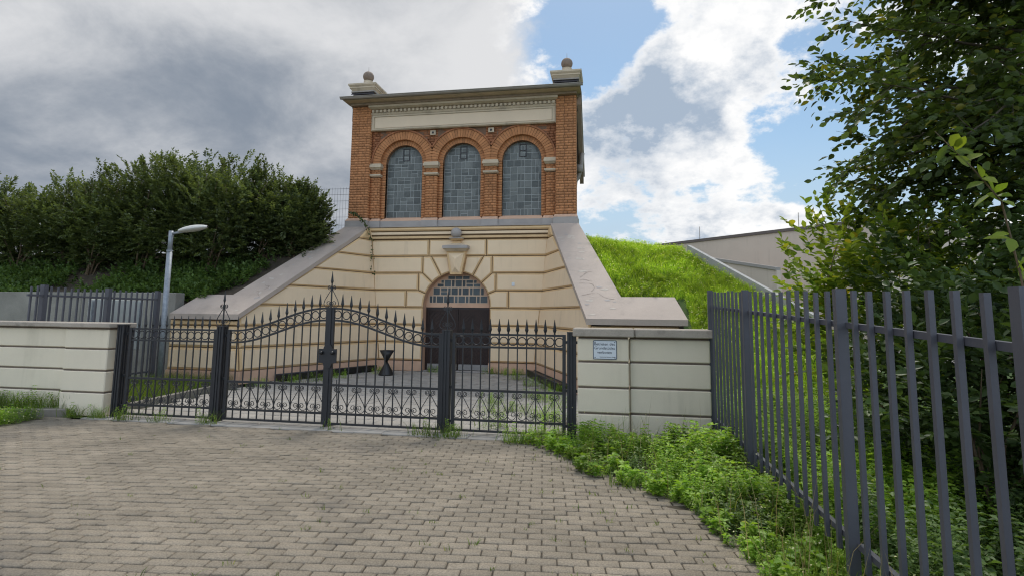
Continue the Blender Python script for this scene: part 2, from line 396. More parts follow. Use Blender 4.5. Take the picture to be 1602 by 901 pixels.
# ---- foliage: leaves as folded 2-triangle blades, all numpy
def unit(a): return a/np.maximum(np.linalg.norm(a, axis=1, keepdims=True), 1e-9)
def leaves(pos, axis, nrm, ln, wd, fold=.25, curl=.15):
    n = len(pos); axis = unit(axis); side = unit(np.cross(axis, nrm)); nr = unit(np.cross(side, axis))
    ln = np.broadcast_to(ln, (n,))[:, None]; wd = np.broadcast_to(wd, (n,))[:, None]
    b = pos; t = pos+axis*ln-nr*ln*curl; m1 = pos+axis*ln*.45+side*wd*.5+nr*wd*fold; m2 = pos+axis*ln*.45-side*wd*.5+nr*wd*fold
    V = np.stack([b, m1, t, m2], 1).reshape(-1, 3); i = np.arange(n)*4
    F = np.concatenate([np.stack([i, i+1, i+2], 1), np.stack([i, i+2, i+3], 1)], 0); return V, F
def round_leaves(pos, axis, nrm, ln, wd, fold=.18, curl=.18):
    n = len(pos); axis = unit(axis); side = unit(np.cross(axis, nrm)); nr = unit(np.cross(side, axis))
    ln = np.broadcast_to(ln, (n,))[:, None]; wd = np.broadcast_to(wd, (n,))[:, None]
    P = lambda t, w: pos+axis*ln*t+side*wd*w+nr*(wd*abs(w)*fold*2-ln*curl*t*t)
    V = np.stack([P(0, 0), P(.22, .36), P(.55, .48), P(.82, .25), P(1, 0), P(.82, -.25), P(.55, -.48), P(.22, -.36)], 1).reshape(-1, 3); i = np.arange(n)*8
    tri = ((0, 1, 2), (0, 2, 4), (2, 3, 4), (0, 4, 6), (4, 5, 6), (0, 6, 7))
    F = np.concatenate([np.stack([i+a, i+b, i+c], 1) for a, b, c in tri], 0); return V, F
def blades(pos, h, lean, wd):
    # grass blades: base pair, mid pair, tip -> triangles
    n = len(pos); a = rng.uniform(0, 2*np.pi, n); s = np.stack([np.cos(a), np.sin(a), np.zeros(n)], 1)
    up = np.array([0, 0, 1.])[None]
    l1 = pos+up*h[:, None]*.55+lean*h[:, None]*.25; tp = pos+up*h[:, None]*.95+lean*h[:, None]*.8
    w = s*wd[:, None]*.5
    V = np.stack([pos-w, pos+w, l1-w*.8, l1+w*.8, tp], 1).reshape(-1, 3); i = np.arange(n)*5
    F = np.concatenate([np.stack([i, i+1, i+3], 1), np.stack([i, i+3, i+2], 1), np.stack([i+2, i+3, i+4], 1)], 0); return V, F
def cat_parts(parts):
    Vs, Fs, Ms, o = [], [], [], 0
    for V, F, m in parts:
        Vs.append(V); Fs.append(F+o); Ms.append(np.full(len(F), m)); o += len(V)
    return np.concatenate(Vs), np.concatenate(Fs), np.concatenate(Ms)
def fol(name, parts, mats, parent=None, **k_):
    V, F, mi = cat_parts(parts); o = inst(name, fast_mesh(name, V, F, mats, mi), parent, Matrix.Identity(4)); return tag(o, **k_)
# ------------------------------------------------------------------ the setting
XC = -4.43
def topz(Y): return 1.56+.64*(Y-11.5)
def smin(a, b, k_=.25): return -k_*math.log(math.exp(-a/k_)+math.exp(-b/k_)) if max(a, b) < 60 else min(a, b)
MB().add([(-300, -300, -.09), (300, -300, -.09), (300, 300, -.09), (-300, 300, -.09)], [(0, 1, 2, 3)]).build('ground', 'turf', label='grassy ground around the gatehouse', kind='structure')
verge = [(-1.2, 7.5), (-.95, 7.1), (-.52, 6.75), (-.35, 6.15), (.14, 5.74), (.62, 5.3), (.86, 4.4), (.98, 3.8), (1.1, 2.5), (1.15, -6)]
def verge_x(y):
    for (x0, y0), (x1, y1) in zip(verge, verge[1:]):
        if y1 <= y <= y0: return x0+(x1-x0)*(y0-y)/(y0-y1)
    return verge[0][0] if y > verge[0][1] else verge[-1][0]
drive = MB().add([(-22, -8, -.014), (1.5, -8, -.014), (1.5, 7.42, -.014), (-22, 7.42, -.014)], [(0, 1, 2, 3)]).build('driveway', 'sand', label='driveway of grey brown concrete block pavers', kind='structure')
MB().add([(1.0, -8, -.006), (9, -8, .05), (9, 9.3, .05), (-1.2, 9.3, -.006), (-1.2, 7.3, -.006), (.3, 5.6, -.006), (.9, 4.0, -.006)], [(0, 1, 2, 3, 4, 5, 6)]).build('verge', 'soil', label='earth verge under the weeds beside the fence', kind='structure')

def in_view(x, y, z=0, pad=0):
    q = Vector((x, y, z-CAM_Z)); d = q.dot(fw)
    if d < .3: return None
    px = 801+880*q.dot(rr)/d; py = 391-880*q.dot(uu)/d
    return (px, py, d) if -pad < px < 1602+pad and -pad < py < 901+pad else None
# block paving
PA = R(7); ca, sa = math.cos(PA), math.sin(PA); PU, PV = .206, .104
cells = []
for j in range(-75, 120):
    for i in range(-110, 40):
        u = (i+(.5 if j % 2 else 0))*PU; v = j*PV
        x, y = u*ca-v*sa, u*sa+v*ca
        if not (-14 < x < 1.4 and .3 < y < 7.38): continue
        if x > verge_x(y)+.28: continue
        if x < -8.45 and y > 6.85+.1*(x+8.45): continue
        cells.append((x, y))
cells.sort(key=lambda c: (0 if in_view(c[0], c[1]) else 1, c[0]**2+c[1]**2))
def paver_geo(lx, ly, h=.05, ch=.006):
    a, b = lx/2, ly/2
    vs = [(-a, -b, -h), (a, -b, -h), (a, b, -h), (-a, b, -h), (-a, -b, -ch), (a, -b, -ch), (a, b, -ch), (-a, b, -ch),
          (-a+ch, -b+ch, 0), (a-ch, -b+ch, 0), (a-ch, b-ch, 0), (-a+ch, b-ch, 0)]
    fs = [(i+k_, (i+1) % 4+k_, (i+1) % 4+k_+4, i+k_+4) for k_ in (0, 4) for i in range(4)]+[(8, 9, 10, 11)]
    return np.array(vs), np.array(fs)
pv, pf = paver_geo(PU-.0095, PV-.0095, ch=.007)
pm = fast_mesh('paver', pv, pf, 'paver')
def jig(): return (rng.normal(0, .0024), rng.uniform(-.022, .022), rng.uniform(-.02, .02), rng.uniform(-.016, .016))
for x, y in cells[:300]:
    dz, rx, ry, rz = jig(); inst('paver', pm, drive, TM((x+rng.normal(0, .001), y+rng.normal(0, .001), dz), (rx, ry, PA+rz)))
def many(lst, pv_, pf_, ang):
    V = []; F = []
    for n, (x, y) in enumerate(lst):
        dz, rx, ry, rz = jig(); A = ang+rz; c, s = math.cos(A), math.sin(A)
        q = pv_.copy(); q[:, 2] += rx*q[:, 1]-ry*q[:, 0]+dz
        V.append(np.stack([x+c*q[:, 0]-s*q[:, 1], y+s*q[:, 0]+c*q[:, 1], q[:, 2]], 1)); F.append(pf_+n*len(pv_))
    return np.concatenate(V), np.concatenate(F)
V, F = many(cells[300:], pv, pf, PA)
tag(inst('pavers', fast_mesh('pavers', V, F, 'paver'), drive, Matrix.Identity(4)), kind='stuff')

# courtyard of light concrete slabs
court = MB().add([(-7.9, 7.42, -.016), (-.2, 7.42, -.016), (-1.6, 15.9, -.016), (-7.4, 15.9, -.016)], [(0, 1, 2, 3)]).build('courtyard', 'sand', label='courtyard of light grey concrete slabs behind the gate', kind='structure')
cells = []
SU, SV = .40, .30
for j in range(0, 28):
    for i in range(0, 22):
        x = -7.72+(i+(.5 if j % 2 else 0))*SU; y = 7.58+j*SV
        s_lim = 2.2+.385*(15.7-y)
        if x < max(-7.72, XC-s_lim) or x > min(-.35, XC+s_lim) or y > 15.6: continue
        cells.append((x, y))
pv2, pf2 = paver_geo(SU-.008, SV-.008)
sm_ = fast_mesh('slab', pv2, pf2, 'slab')
cells.sort(key=lambda c: c[0]**2+c[1]**2)
for x, y in cells[:300]:
    dz, rx, ry, rz = jig(); inst('slab', sm_, court, TM((x, y, dz), (rx*.4, ry*.4, rz*.3)))
V, F = many(cells[300:], pv2, pf2, 0)
tag(inst('slabs', fast_mesh('slabs', V, F, 'slab'), court, Matrix.Identity(4)), kind='stuff')
kb = MB().build('kerb', 'kerbstone', label='row of concrete kerb stones edging the courtyard lawn', kind='structure')
km = MB().bbox(-.04, .04, -.495, .495, -.1, .09, .012).mesh('kerb_stone', 'kerbstone')
for i in range(4): inst('kerb_stone', km, kb, TM((-7.95-.11*i, 8.3+i, 0), (0, 0, .11)))
kb2 = MB().build('kerb', 'kerbstone', label='mossy concrete kerb in front of the left white wall', kind='structure')
for i in range(4): inst('kerb_stone', km, kb2, TM((-8.72-.96*i, 7.42-.22*i, .02), (0, 0, math.pi/2+.22)))
MB().add([(-8.3, 7.62, .06), (-14, 6.35, .06), (-14, 7.9, .14), (-8.3, 7.9, .14)], [(0, 1, 2, 3)]).build('planting_strip', 'turf', label='grass strip between mossy kerb and white wall', kind='structure')
MB().add([(-10.1, 8.0, .03), (-7.98, 8.0, -.005), (-8.42, 11.7, .02), (-10.1, 11.7, .08)], [(0, 1, 2, 3)]).build('lawn', 'turf', label='small lawn beside the courtyard kerb', kind='structure')

# banks
def bank_right(x, y):
    crest = 3.60-.16*(x+.6)+.03*max(0, y-16)
    z = smin(1.45+.64*(y-11.5), crest, .12)
    ex = 1.9+.73*(14.1-min(y, 14.1))          # right hand edge of the mound
    ex = ex+.02*(y-14) if y > 14.1 else ex
    if x > ex: z = z-1.25*(x-ex)
    return max(z, .04)
def bank_left(x, y):
    s = XC-x
    crest = 3.35+.75*math.exp(-((s-3.6)/1.6)**2)+.02*max(0, y-16)
    return max(smin(1.42+.64*(y-11.5), crest, .15), .05)
def hf(name, f, xs, ys, m, off=None, **k_):
    V = np.array([(x+(off(y) if off else 0), y, f(x+(off(y) if off else 0), y)+rng.normal(0, .012)) for y in ys for x in xs]); nx = len(xs)
    F = np.array([(j*nx+i, j*nx+i+1, (j+1)*nx+i+1, (j+1)*nx+i) for j in range(len(ys)-1) for i in range(nx-1)])
    return tag(inst(name, fast_mesh(name, V, F, m, smooth=True), None, Matrix.Identity(4)), **k_)
ysb = list(np.arange(9.2, 16.5, .3))+list(np.arange(16.5, 46, 2.2))
wing_out = lambda y: 2.28+.385*(15.7-max(min(y, 15.7), 12.1))+.42+.097*max(0, min(4, topz(y)))
hf('grass_bank', bank_right, [0]+list(np.arange(.3, 10.5, .35)), [y for y in ysb if y > 12.0], 'turf', lambda y: XC+wing_out(y), label='steep green grass bank rising beside the gatehouse', kind='structure')
hf('grass_bank', bank_right, list(np.arange(1.35, 9.5, .35)), [y for y in ysb if y < 12.3], 'turf', label='lower part of the grass bank beside the end pier', kind='structure')
hf('soil_bank', bank_left, list(np.arange(-26, -.2, .6))+[0], list(np.arange(12.05, 16.6, .3))+list(np.arange(16.6, 46, 2.2)), 'soil', lambda y: XC-wing_out(y), label='dark earth bank under the hedge', kind='structure')
hf('mound', lambda x, y: 3.4, [-8.6, -4, -.4], [16.6, 30, 46], 'turf', label='grassy top of the mound behind the gatehouse', kind='structure')

# ------------------------------------------------------------------ gatehouse
GH = thing('gatehouse', (XC, 15.7, 0), 'brick and cream stucco gatehouse with three arched windows set into the bank', 'building')
ROWS = [3.77, 3.275, 2.78, 2.285, 1.79, 1.295, .80, .29]
RA, ZS = .985, 1.83
YF = 15.7
ffn = lambda u, v, w: (XC+u, YF-w, v)
# backing wall with the portal opening
mb = MB(); zt = 4.15
for s in (-1, 1):
    mb.box(XC+min(s*RA, s*2.85), XC+max(s*RA, s*2.85), YF+.004, YF+.5, 0, ZS)
    mb.box(XC+min(s*RA, s*2.85), XC+max(s*RA, s*2.85), YF+.004, YF+.5, ZS, zt)
n = 24
for i in range(n):
    a0, a1 = math.pi*i/n, math.pi*(i+1)/n
    p = [(RA*math.cos(a), ZS+RA*math.sin(a)) for a in (a0, a1)]
    mb.add([(XC+p[0][0], YF+.004, p[0][1]), (XC+p[1][0], YF+.004, p[1][1]), (XC+p[1][0], YF+.004, zt), (XC+p[0][0], YF+.004, zt)], [(0, 1, 2, 3)])
    mb.add([(XC+p[0][0], YF-.03, p[0][1]), (XC+p[1][0], YF-.03, p[1][1]), (XC+p[1][0], YF+.3, p[1][1]), (XC+p[0][0], YF+.3, p[0][1])], [(0, 1, 2, 3)], 1)
for s in (-1, 1):
    x = XC+s*(RA-.004)
    mb.add([(x, YF-.03, 0), (x, YF+.3, 0), (x, YF+.3, ZS), (x, YF-.03, ZS)], [(0, 1, 2, 3)], 1)
front = mb.build('front_wall', ['joint', 'pink'], GH)
def arcpts(a0, a1, k_=4): return [(RA*math.sin(a0+(a1-a0)*i/k_), ZS+RA*math.cos(a0+(a1-a0)*i/k_)) for i in range(k_+1)]
def stone(poly, fn=ffn, parent=None, name='stone_block', **k_):
    return boss(poly, fn, **k_).build(name, ['cream', 'ochre'], parent or front)
A1, A2, A3 = R(28.5), R(47.5), R(68.5)
for s in (-1, 1):
    def mir(poly): return [(s*x, z) for x, z in poly]
    r = ROWS
    XE = 2.70
    stone(mir([(.86, r[1]), (2.62, r[1]), (2.66, r[0]), (.86, r[0])]))
    stone(mir([(0.02, r[1]), (.86, r[1]), (.86, r[0]), (0.02, r[0])]))
    x1 = math.tan(A1)*(r[1]-ZS); x2 = math.tan(A2)*(r[2]-ZS); x3 = math.tan(A3)*(r[3]-ZS)
    ak = R(10)
    stone(mir([(math.tan(ak)*(r[1]-ZS), r[1])]+arcpts(ak, A1)+[(x1, r[1])]), name='voussoir')
    stone(mir([(x1, r[1])]+arcpts(A1, A2)+[(x2, r[2]), (x2, r[1])]), name='voussoir')
    stone(mir([(x2, r[2])]+arcpts(A2, A3)+[(x3, r[3]), (x3, r[2])]), name='voussoir')
    stone(mir([(x2, r[2]), (2.58, r[2]), (2.61, r[1]), (x2, r[1])]))
    stone(mir([(x3, r[3]), (2.53, r[3]), (2.57, r[2]), (x3, r[2])]))
    stone(mir([(x3, r[3])]+arcpts(A3, R(90))+[(RA, r[4]), (1.52, r[4]), (1.52, r[3])]), name='voussoir')
    stone(mir([(1.52, r[4]), (2.48, r[4]), (2.53, r[3]), (1.52, r[3])]))
    for a, b in ((4, 5), (5, 6), (6, 7)):
        stone(mir([(RA, r[b]), (2.28+.097*r[b], r[b]), (2.28+.097*r[a], r[a]), (RA, r[a])]))
    MB().box(XC+min(s*(RA-.01), s*2.34), XC+max(s*(RA-.01), s*2.34), YF-.07, YF, 0, .27).build('plinth', 'pink', GH)
# string course
def profile(name, prof, x0, x1, mats, parent=GH, slots=None):
    # prof: list of (yfront, z) from bottom to top, extruded in X
    mb = MB(); n = len(prof); yb = YF+.45
    for i in range(n-1):
        (y0, z0), (y1, z1) = prof[i], prof[i+1]
        mb.add([(x0, y0, z0), (x1, y0, z0), (x1, y1, z1), (x0, y1, z1)], [(0, 1, 2, 3)], slots[i] if slots else 0)
    for x, rev in ((x0, True), (x1, False)):
        vs = [(x, y, z) for y, z in prof]+[(x, yb, prof[-1][1]), (x, yb, prof[0][1])]
        mb.add(vs, [tuple(range(len(vs)))])
    mb.add([(x0, prof[-1][0], prof[-1][1]), (x1, prof[-1][0], prof[-1][1]), (x1, yb, prof[-1][1]), (x0, yb, prof[-1][1])], [(0, 1, 2, 3)])
    mb.add([(x0, prof[0][0], prof[0][1]), (x1, prof[0][0], prof[0][1]), (x1, yb, prof[0][1]), (x0, yb, prof[0][1])], [(0, 1, 2, 3)])
    return mb.build(name, mats, parent)
profile('string_course', [(YF-.03, 3.78), (YF-.07, 3.80), (YF-.07, 3.85), (YF-.05, 3.87), (YF-.09, 3.915), (YF-.09, 3.985), (YF-.06, 3.995), (YF-.10, 4.02), (YF-.125, 4.06), (YF-.11, 4.11), (YF-.08, 4.13)], XC-2.78, XC+2.78, ['ochre', 'cream', 'joint'], slots=[2, 0, 0, 2, 1, 1, 2, 0, 0, 0])
# keystone with cap and ball
mb = MB()
yk = YF-.16
b0, b1 = .165, .29; zk0, zk1 = 2.74, 3.40
def kq(y, ins):
    t0, t1 = zk0+ins, zk1-ins
    return [(XC-b0+ins*.9, y, t0), (XC+b0-ins*.9, y, t0), (XC+b1-ins*1.1, y, t1), (XC-b1+ins*1.1, y, t1)]
o = kq(YF, 0); f_ = kq(yk, 0); g_ = kq(yk-.004, .06)
mb.add(o+f_, [(i, (i+1) % 4, 4+(i+1) % 4, 4+i) for i in range(4)], 1)
mb.add(f_+g_, [(i, (i+1) % 4, 4+(i+1) % 4, 4+i) for i in range(4)], 1)
pk = [(XC, yk-.11, 2.95), (XC, yk-.11, 3.17)]
mb.add(g_+pk, [(0, 1, 4), (1, 2, 5, 4), (2, 3, 5), (3, 0, 4, 5)], 0)
key = mb.build('keystone', ['cream', 'ochre'], GH)
MB().frus((XC-.28, XC+.28, yk-.05, YF, 3.40), (XC-.36, XC+.36, yk-.13, YF, 3.47)).box(XC-.37, XC+.37, yk-.15, YF, 3.475, 3.56, 1).frus((XC-.33, XC+.33, yk-.10, YF, 3.565), (XC-.15, XC+.15, yk+.0, YF, 3.63)).build('cap', ['stone', 'greystone'], key)
MB().frus((XC-.13, XC+.13, yk+.0, YF, 3.63), (XC-.10, XC+.10, yk+.03, YF, 3.71)).frus((XC-.12, XC+.12, yk-.02, YF-.03, 3.712), (XC-.19, XC+.19, yk-.09, YF-.03, 3.76)).box(XC-.195, XC+.195, yk-.1, YF-.03, 3.762, 3.785, 1).build('neck', ['ochre', 'greystone'], key)
def ball(c, r_, name, m, parent):
    prof = [(r_*math.sin(math.pi*i/14)+1e-4, -r_*math.cos(math.pi*i/14)) for i in range(15)]
    return MB().lathe(prof, c, 24).build(name, m, parent)
ball((XC, yk-.02, 3.93), .155, 'ball', 'greystone', key)
# fanlight
fan = MB().prism([(RA-.002, ZS-.02), (RA-.002, ZS)]+[((RA-.002)*math.cos(math.pi*i/24), ZS+(RA-.002)*math.sin(math.pi*i/24)) for i in range(1, 24)]+[(-RA+.002, ZS), (-RA+.002, ZS-.02)], 'y', YF+.2, YF+.3).build('fanlight', 'pink', GH, TM((XC, 0, 0)))
E1 = .0029
FAN = [(790, 855, [(187, 213), (222, 250), (260, 328), (337, 365), (375, 438), (450, 477), (487, 553), (563, 590), (600, 668), (678, 705), (714, 783)]),
       (710, 778, [(225, 290), (378, 403), (413, 477), (490, 515), (528, 590), (604, 630), (638, 705), (718, 745)]),
       (710, 741, [(303, 367)]), (748, 778, [(303, 367)]), (632, 697, [(341, 405), (415, 442), (453, 517), (528, 555)]),
       (668, 697, [(265, 328), (566, 632), (643, 707)]), (632, 660, [(304, 330), (566, 632), (643, 670)]), (592, 622, [(377, 445), (452, 520), (530, 597)])]
for y0, y1, xs in FAN:
    for a, b in xs:
        za, zb = ZS+(895-y1)*E1, ZS+(895-y0)*E1; xa, xb = XC+(a-485)*E1, XC+(b-485)*E1
        MB().bbox(xa, xb, YF+.188, YF+.21, za, zb, .006).build('pane', 'glassdark', fan)
        MB().box(xa-.012, xb+.012, YF+.1955, YF+.205, za-.012, zb+.012).build('glazing_bar', 'fan_frame', fan)
# doors
def clip_poly(poly, nx, nz, d):
    out = []
    for i in range(len(poly)):
        p, q = poly[i-1], poly[i]; a = nx*p[0]+nz*p[1]-d; b = nx*q[0]+nz*q[1]-d
        if (a <= 0) != (b <= 0):
            t = a/(a-b); out.append((p[0]+(q[0]-p[0])*t, p[1]+(q[1]-p[1])*t))
        if b <= 0: out.append(q)
    return out
MB().box(XC-RA, XC+RA, YF+.24, YF+.4, 1.76, ZS).build('lintel', 'lead', GH)
for s in (-1, 1):
    xa, xb = (XC-.93, XC-.008) if s < 0 else (XC+.008, XC+.93)
    dr = MB().box(xa, xb, YF+.25, YF+.30, .02, 1.76).build('door', 'doorwood', GH)
    MB().box(xa+.02, xb-.02, YF+.236, YF+.25, .03, .19).build('kick_plate', 'kick', dr)
    for q in (xa+.0, xb-.05): MB().box(q, q+.05, YF+.232, YF+.25, .2, 1.76).build('stile', 'doorwood', dr)
    MB().box(xa+.05, xb-.05, YF+.233, YF+.25, 1.70, 1.76).build('rail', 'doorwood', dr)
    mid = (xa+xb)/2
    for h in (-1, 1):
        for k_ in range(-4, 14):
            xo = xa+.055 if h < 0 else xb-.055; z0 = .2+k_*.125
            poly = [(xo, z0), (mid, z0+abs(mid-xo)), (mid, z0+.115+abs(mid-xo)), (xo, z0+.115)]
            poly = clip_poly(clip_poly(poly, 0, 1, 1.695), 0, -1, -.2)
            if len(poly) >= 3: MB().prism(poly, 'y', YF+.235, YF+.25).build('board', 'doorwood', dr)
    x = mid+.38*(-s)
    MB().tube([(x, YF+.235, 1.0), (x, YF+.19, 1.0), (x+.1*s, YF+.19, 1.0)], .011, 6).build('handle', 'zinc', dr)
for s in (-1, 1): MB().box(XC+min(s*.935, s*RA), XC+max(s*.935, s*RA), YF+.24, YF+.32, 0, 1.76).build('door_frame', 'doorwood', GH)
MB().box(XC-.95, XC+.95, YF-.02, YF+.3, -.01, .012).build('threshold', 'greystone', GH)

# wing walls, piers and copings
for s in (-1, 1):
    def S(st, Y, z): return (XC+s*st, Y, z)
    face = lambda Y, z: 2.28+.385*(15.7-Y)+.097*z
    wfn = lambda Y, z, w: S(face(Y, z)-.929*w, Y-.358*w, z+.09*w)
    Yf = 11.62
    poly = [(Yf, 0), (15.72, 0), (15.72, 4.14), (Yf, topz(Yf)-.118)]
    vs = [wfn(y, z, 0) for y, z in poly]+[S(face(y, z)+.4, y, z) for y, z in poly]
    wing = MB().add(vs, [(0, 1, 2, 3), (4, 5, 6, 7)]+[(i, (i+1) % 4, 4+(i+1) % 4, 4+i) for i in range(4)]).build('wing_wall', 'joint', GH)
    ycut = lambda z: 11.5+(z-1.56+.14)/.64
    rows = [4.1]+ROWS
    for a, b in zip(rows, rows[1:]):
        y0 = max(Yf, ycut(a)); y1 = max(Yf, ycut(b))
        if y0 > 15.5: y0 = 15.5
        P_ = [(15.70, b), (15.70, a), (y0, a)]
        if y0 > Yf and y1 == Yf and ycut(b) < Yf-.02: P_.append((Yf, 1.56-.14+.64*(Yf-11.5)))
        P_.append((y1, b))
        if s < 0: P_ = P_[::-1]
        boss(P_, wfn, depth=.045, bev=.042).build('stone_block', ['cream', 'ochre'] if a < 4 else ['ochre', 'ochre'], wing)
    MB().add([wfn(Yf-.05, 0, .05), wfn(15.66, 0, .05), wfn(15.66, .28, .03), wfn(Yf-.05, .28, .03), wfn(Yf-.05, 0, -.1), wfn(15.66, 0, -.1), wfn(15.66, .28, -.1), wfn(Yf-.05, .28, -.1)],
             [(0, 1, 2, 3), (3, 2, 6, 7), (0, 3, 7, 4), (1, 5, 6, 2)]).build('plinth', 'pink', wing)
    # end pier (front face parallel to the gate)
    s0, s1 = face(Yf, 0)+.0, 5.72
    pier = MB().box(min(XC+s*(s0+.15), XC+s*s1), max(XC+s*(s0+.15), XC+s*s1), Yf, Yf+.5, 0, 1.44).build('end_pier', 'joint', GH)
    pfn = lambda u, z, w: S(u, Yf-w, z)
    for a, b in ((1.42, 1.30), (1.295, .8), (.8, .29)):
        P_ = [(s0+.097*b, b), (s1, b), (s1, a), (s0+.097*a, a)]
        boss(P_ if s > 0 else P_[::-1], pfn, depth=.045, bev=.02 if a > 1.4 else .05).build('stone_block', ['cream', 'ochre'] if a < 1.4 else ['ochre', 'ochre'], pier)
    MB().box(min(XC+s*(s0-.04), XC+s*s1), max(XC+s*(s0-.04), XC+s*s1), Yf-.06, Yf+.2, 0, .28).build('plinth', 'pink', pier)
    # coping: slab lying in the slope of the bank
    def slab(name, pts, th=.12):
        top = [S(q, Y, topz(Y)) for q, Y in pts]; bot = [S(q, Y, topz(Y)-th) for q, Y in pts]; n = len(pts)
        return MB().add(top+bot, [tuple(range(n)), tuple(range(2*n-1, n-1, -1))]+[(i, (i+1) % n, n+(i+1) % n, n+i) for i in range(n)]).build(name, 'coping', GH)
    yb = 12.22; ei = lambda Y: 2.72+(3.9-2.72)*(15.58-Y)/(15.58-11.5)
    eo = lambda Y: 3.50+(4.60-3.50)*(15.58-Y)/(15.58-yb)
    cuts = [15.58, 14.05, 12.55, yb]
    for ya, yb_ in zip(cuts, cuts[1:]):
        slab('coping', [(ei(ya), ya), (eo(ya), ya), (eo(yb_+.003), yb_+.003), (ei(yb_+.003), yb_+.003)])
    slab('coping', [(ei(yb), yb), (eo(yb), yb), (5.70 if s > 0 else 5.45, yb), (5.87 if s > 0 else 5.67, 11.5), (3.9, 11.5)])
    # peeled patches on the coping
    rp = random.Random(5+s)
    for k_ in range(26):
        Y = rp.uniform(11.6, 15.2); q = ei(Y)+rp.uniform(.1, .65) if Y > 12.1 or rp.random() < .5 else rp.uniform(4, 5.3)
        rad = rp.uniform(.015, .055); npt = 7; a0 = rp.random()*6
        pts = [(q+rad*rp.uniform(.5, 1.3)*math.cos(a0+6.283*i/npt)*(1.7 if s > 0 else 1), Y+rad*rp.uniform(.4, 1)*math.sin(a0+6.283*i/npt)) for i in range(npt)]
        MB().add([S(u, v, topz(v)+.004) for u, v in pts], [tuple(range(npt))]).build('paint_chip', 'plaster_patch' if rp.random() < .75 else 'greystone', GH)
    # hairline cracks and lifted paint
    for k_ in range(5 if s > 0 else 2):
        Y = rp.uniform(11.7, 14.2); q = ei(Y)+rp.uniform(.08, .45); a = rp.uniform(-.6, .6) if rp.random() < .6 else rp.uniform(1.2, 1.9); pts = [(q, Y)]
        for _ in range(rp.randint(4, 8)):
            a += rp.gauss(0, .55); q += .075*math.cos(a); Y += .075*math.sin(a)
            if Y > 11.6 and ei(Y)+.04 < q < (eo(Y)-.04 if Y > 12.2 else 5.3): pts.append((q, Y))
        mbk = MB()
        for (u0_, v0_), (u1_, v1_) in zip(pts, pts[1:]):
            d_c = Vector((u1_-u0_, v1_-v0_)); 
            if d_c.length < 1e-4: continue
            nk = Vector((-d_c.y, d_c.x)).normalized()*rp.uniform(.0015, .004)
            mbk.add([S(u, v, topz(v)+.005) for u, v in ((u0_-nk.x, v0_-nk.y), (u1_-nk.x, v1_-nk.y), (u1_+nk.x, v1_+nk.y), (u0_+nk.x, v0_+nk.y))], [(0, 1, 2, 3)])
        if mbk.f: mbk.build('crack', 'crack', GH)
    # dark drainage trough along the foot of the wing
    tr = MB().add([wfn(y, 0, w) for y in (12.4, 15.3) for w in (.12, .34)]+[tuple(Vector(wfn(y, 0, w))+Vector((0, 0, .13))) for y in (12.4, 15.3) for w in (.12, .34)],
             [(0, 1, 3, 2), (4, 5, 7, 6), (0, 2, 6, 4), (1, 3, 7, 5), (0, 1, 5, 4), (2, 3, 7, 6)]).build('trough', 'blackplastic')
    tag(tr, 'black plastic trough along foot of %s wing wall' % ('hedge side' if s < 0 else 'grass side'), 'trough', 'troughs along the wing walls')
    MB().tube([tuple(Vector(wfn(y, .14, .12))+Vector((0, 0, 0))) for y in (12.4, 15.3)], .014, 6).build('rim', 'lead', tr)
    MB().tube([tuple(Vector(wfn(y, .14, .34))+Vector((0, 0, 0))) for y in (12.4, 15.3)], .014, 6).build('rim', 'lead', tr)

# ---- brick storey
XL, XR = -7.89, -1.0; ILX, IRX = -7.29, -1.58
WC = [XC-1.82, XC, XC+1.82]; RIN, ROUT, RG = .735, 1.03, .585; ZSP = 6.15; ZB = 4.46
# grey base course with cream top
mb = MB()
def basecourse(x0, x1, yf):
    mb.box(x0, x1, yf, YF+.5, 4.15, 4.36, 0); mb.frus((x0, x1, yf+.004, YF+.5, 4.362), (x0+.03, x1-.03, yf+.09, YF+.5, 4.45), 1)
basecourse(XL-.05, ILX+.06, YF-.09); basecourse(IRX-.06, XR+.05, YF-.09)
for x0, x1 in ((ILX+.06, -6.90), (-5.60, -5.10), (-3.77, -3.27), (-1.97, IRX-.06)): basecourse(x0, x1, YF+.06)
for x0, x1 in ((-6.90, -5.60), (-5.10, -3.77), (-3.27, -1.97)): basecourse(x0, x1, YF+.12)
mb.box(XC-2.9, XC+2.9, YF-.13, YF+.4, 4.132, 4.149, 0)
mb.build('base_course', ['greystone', 'pink'], GH)
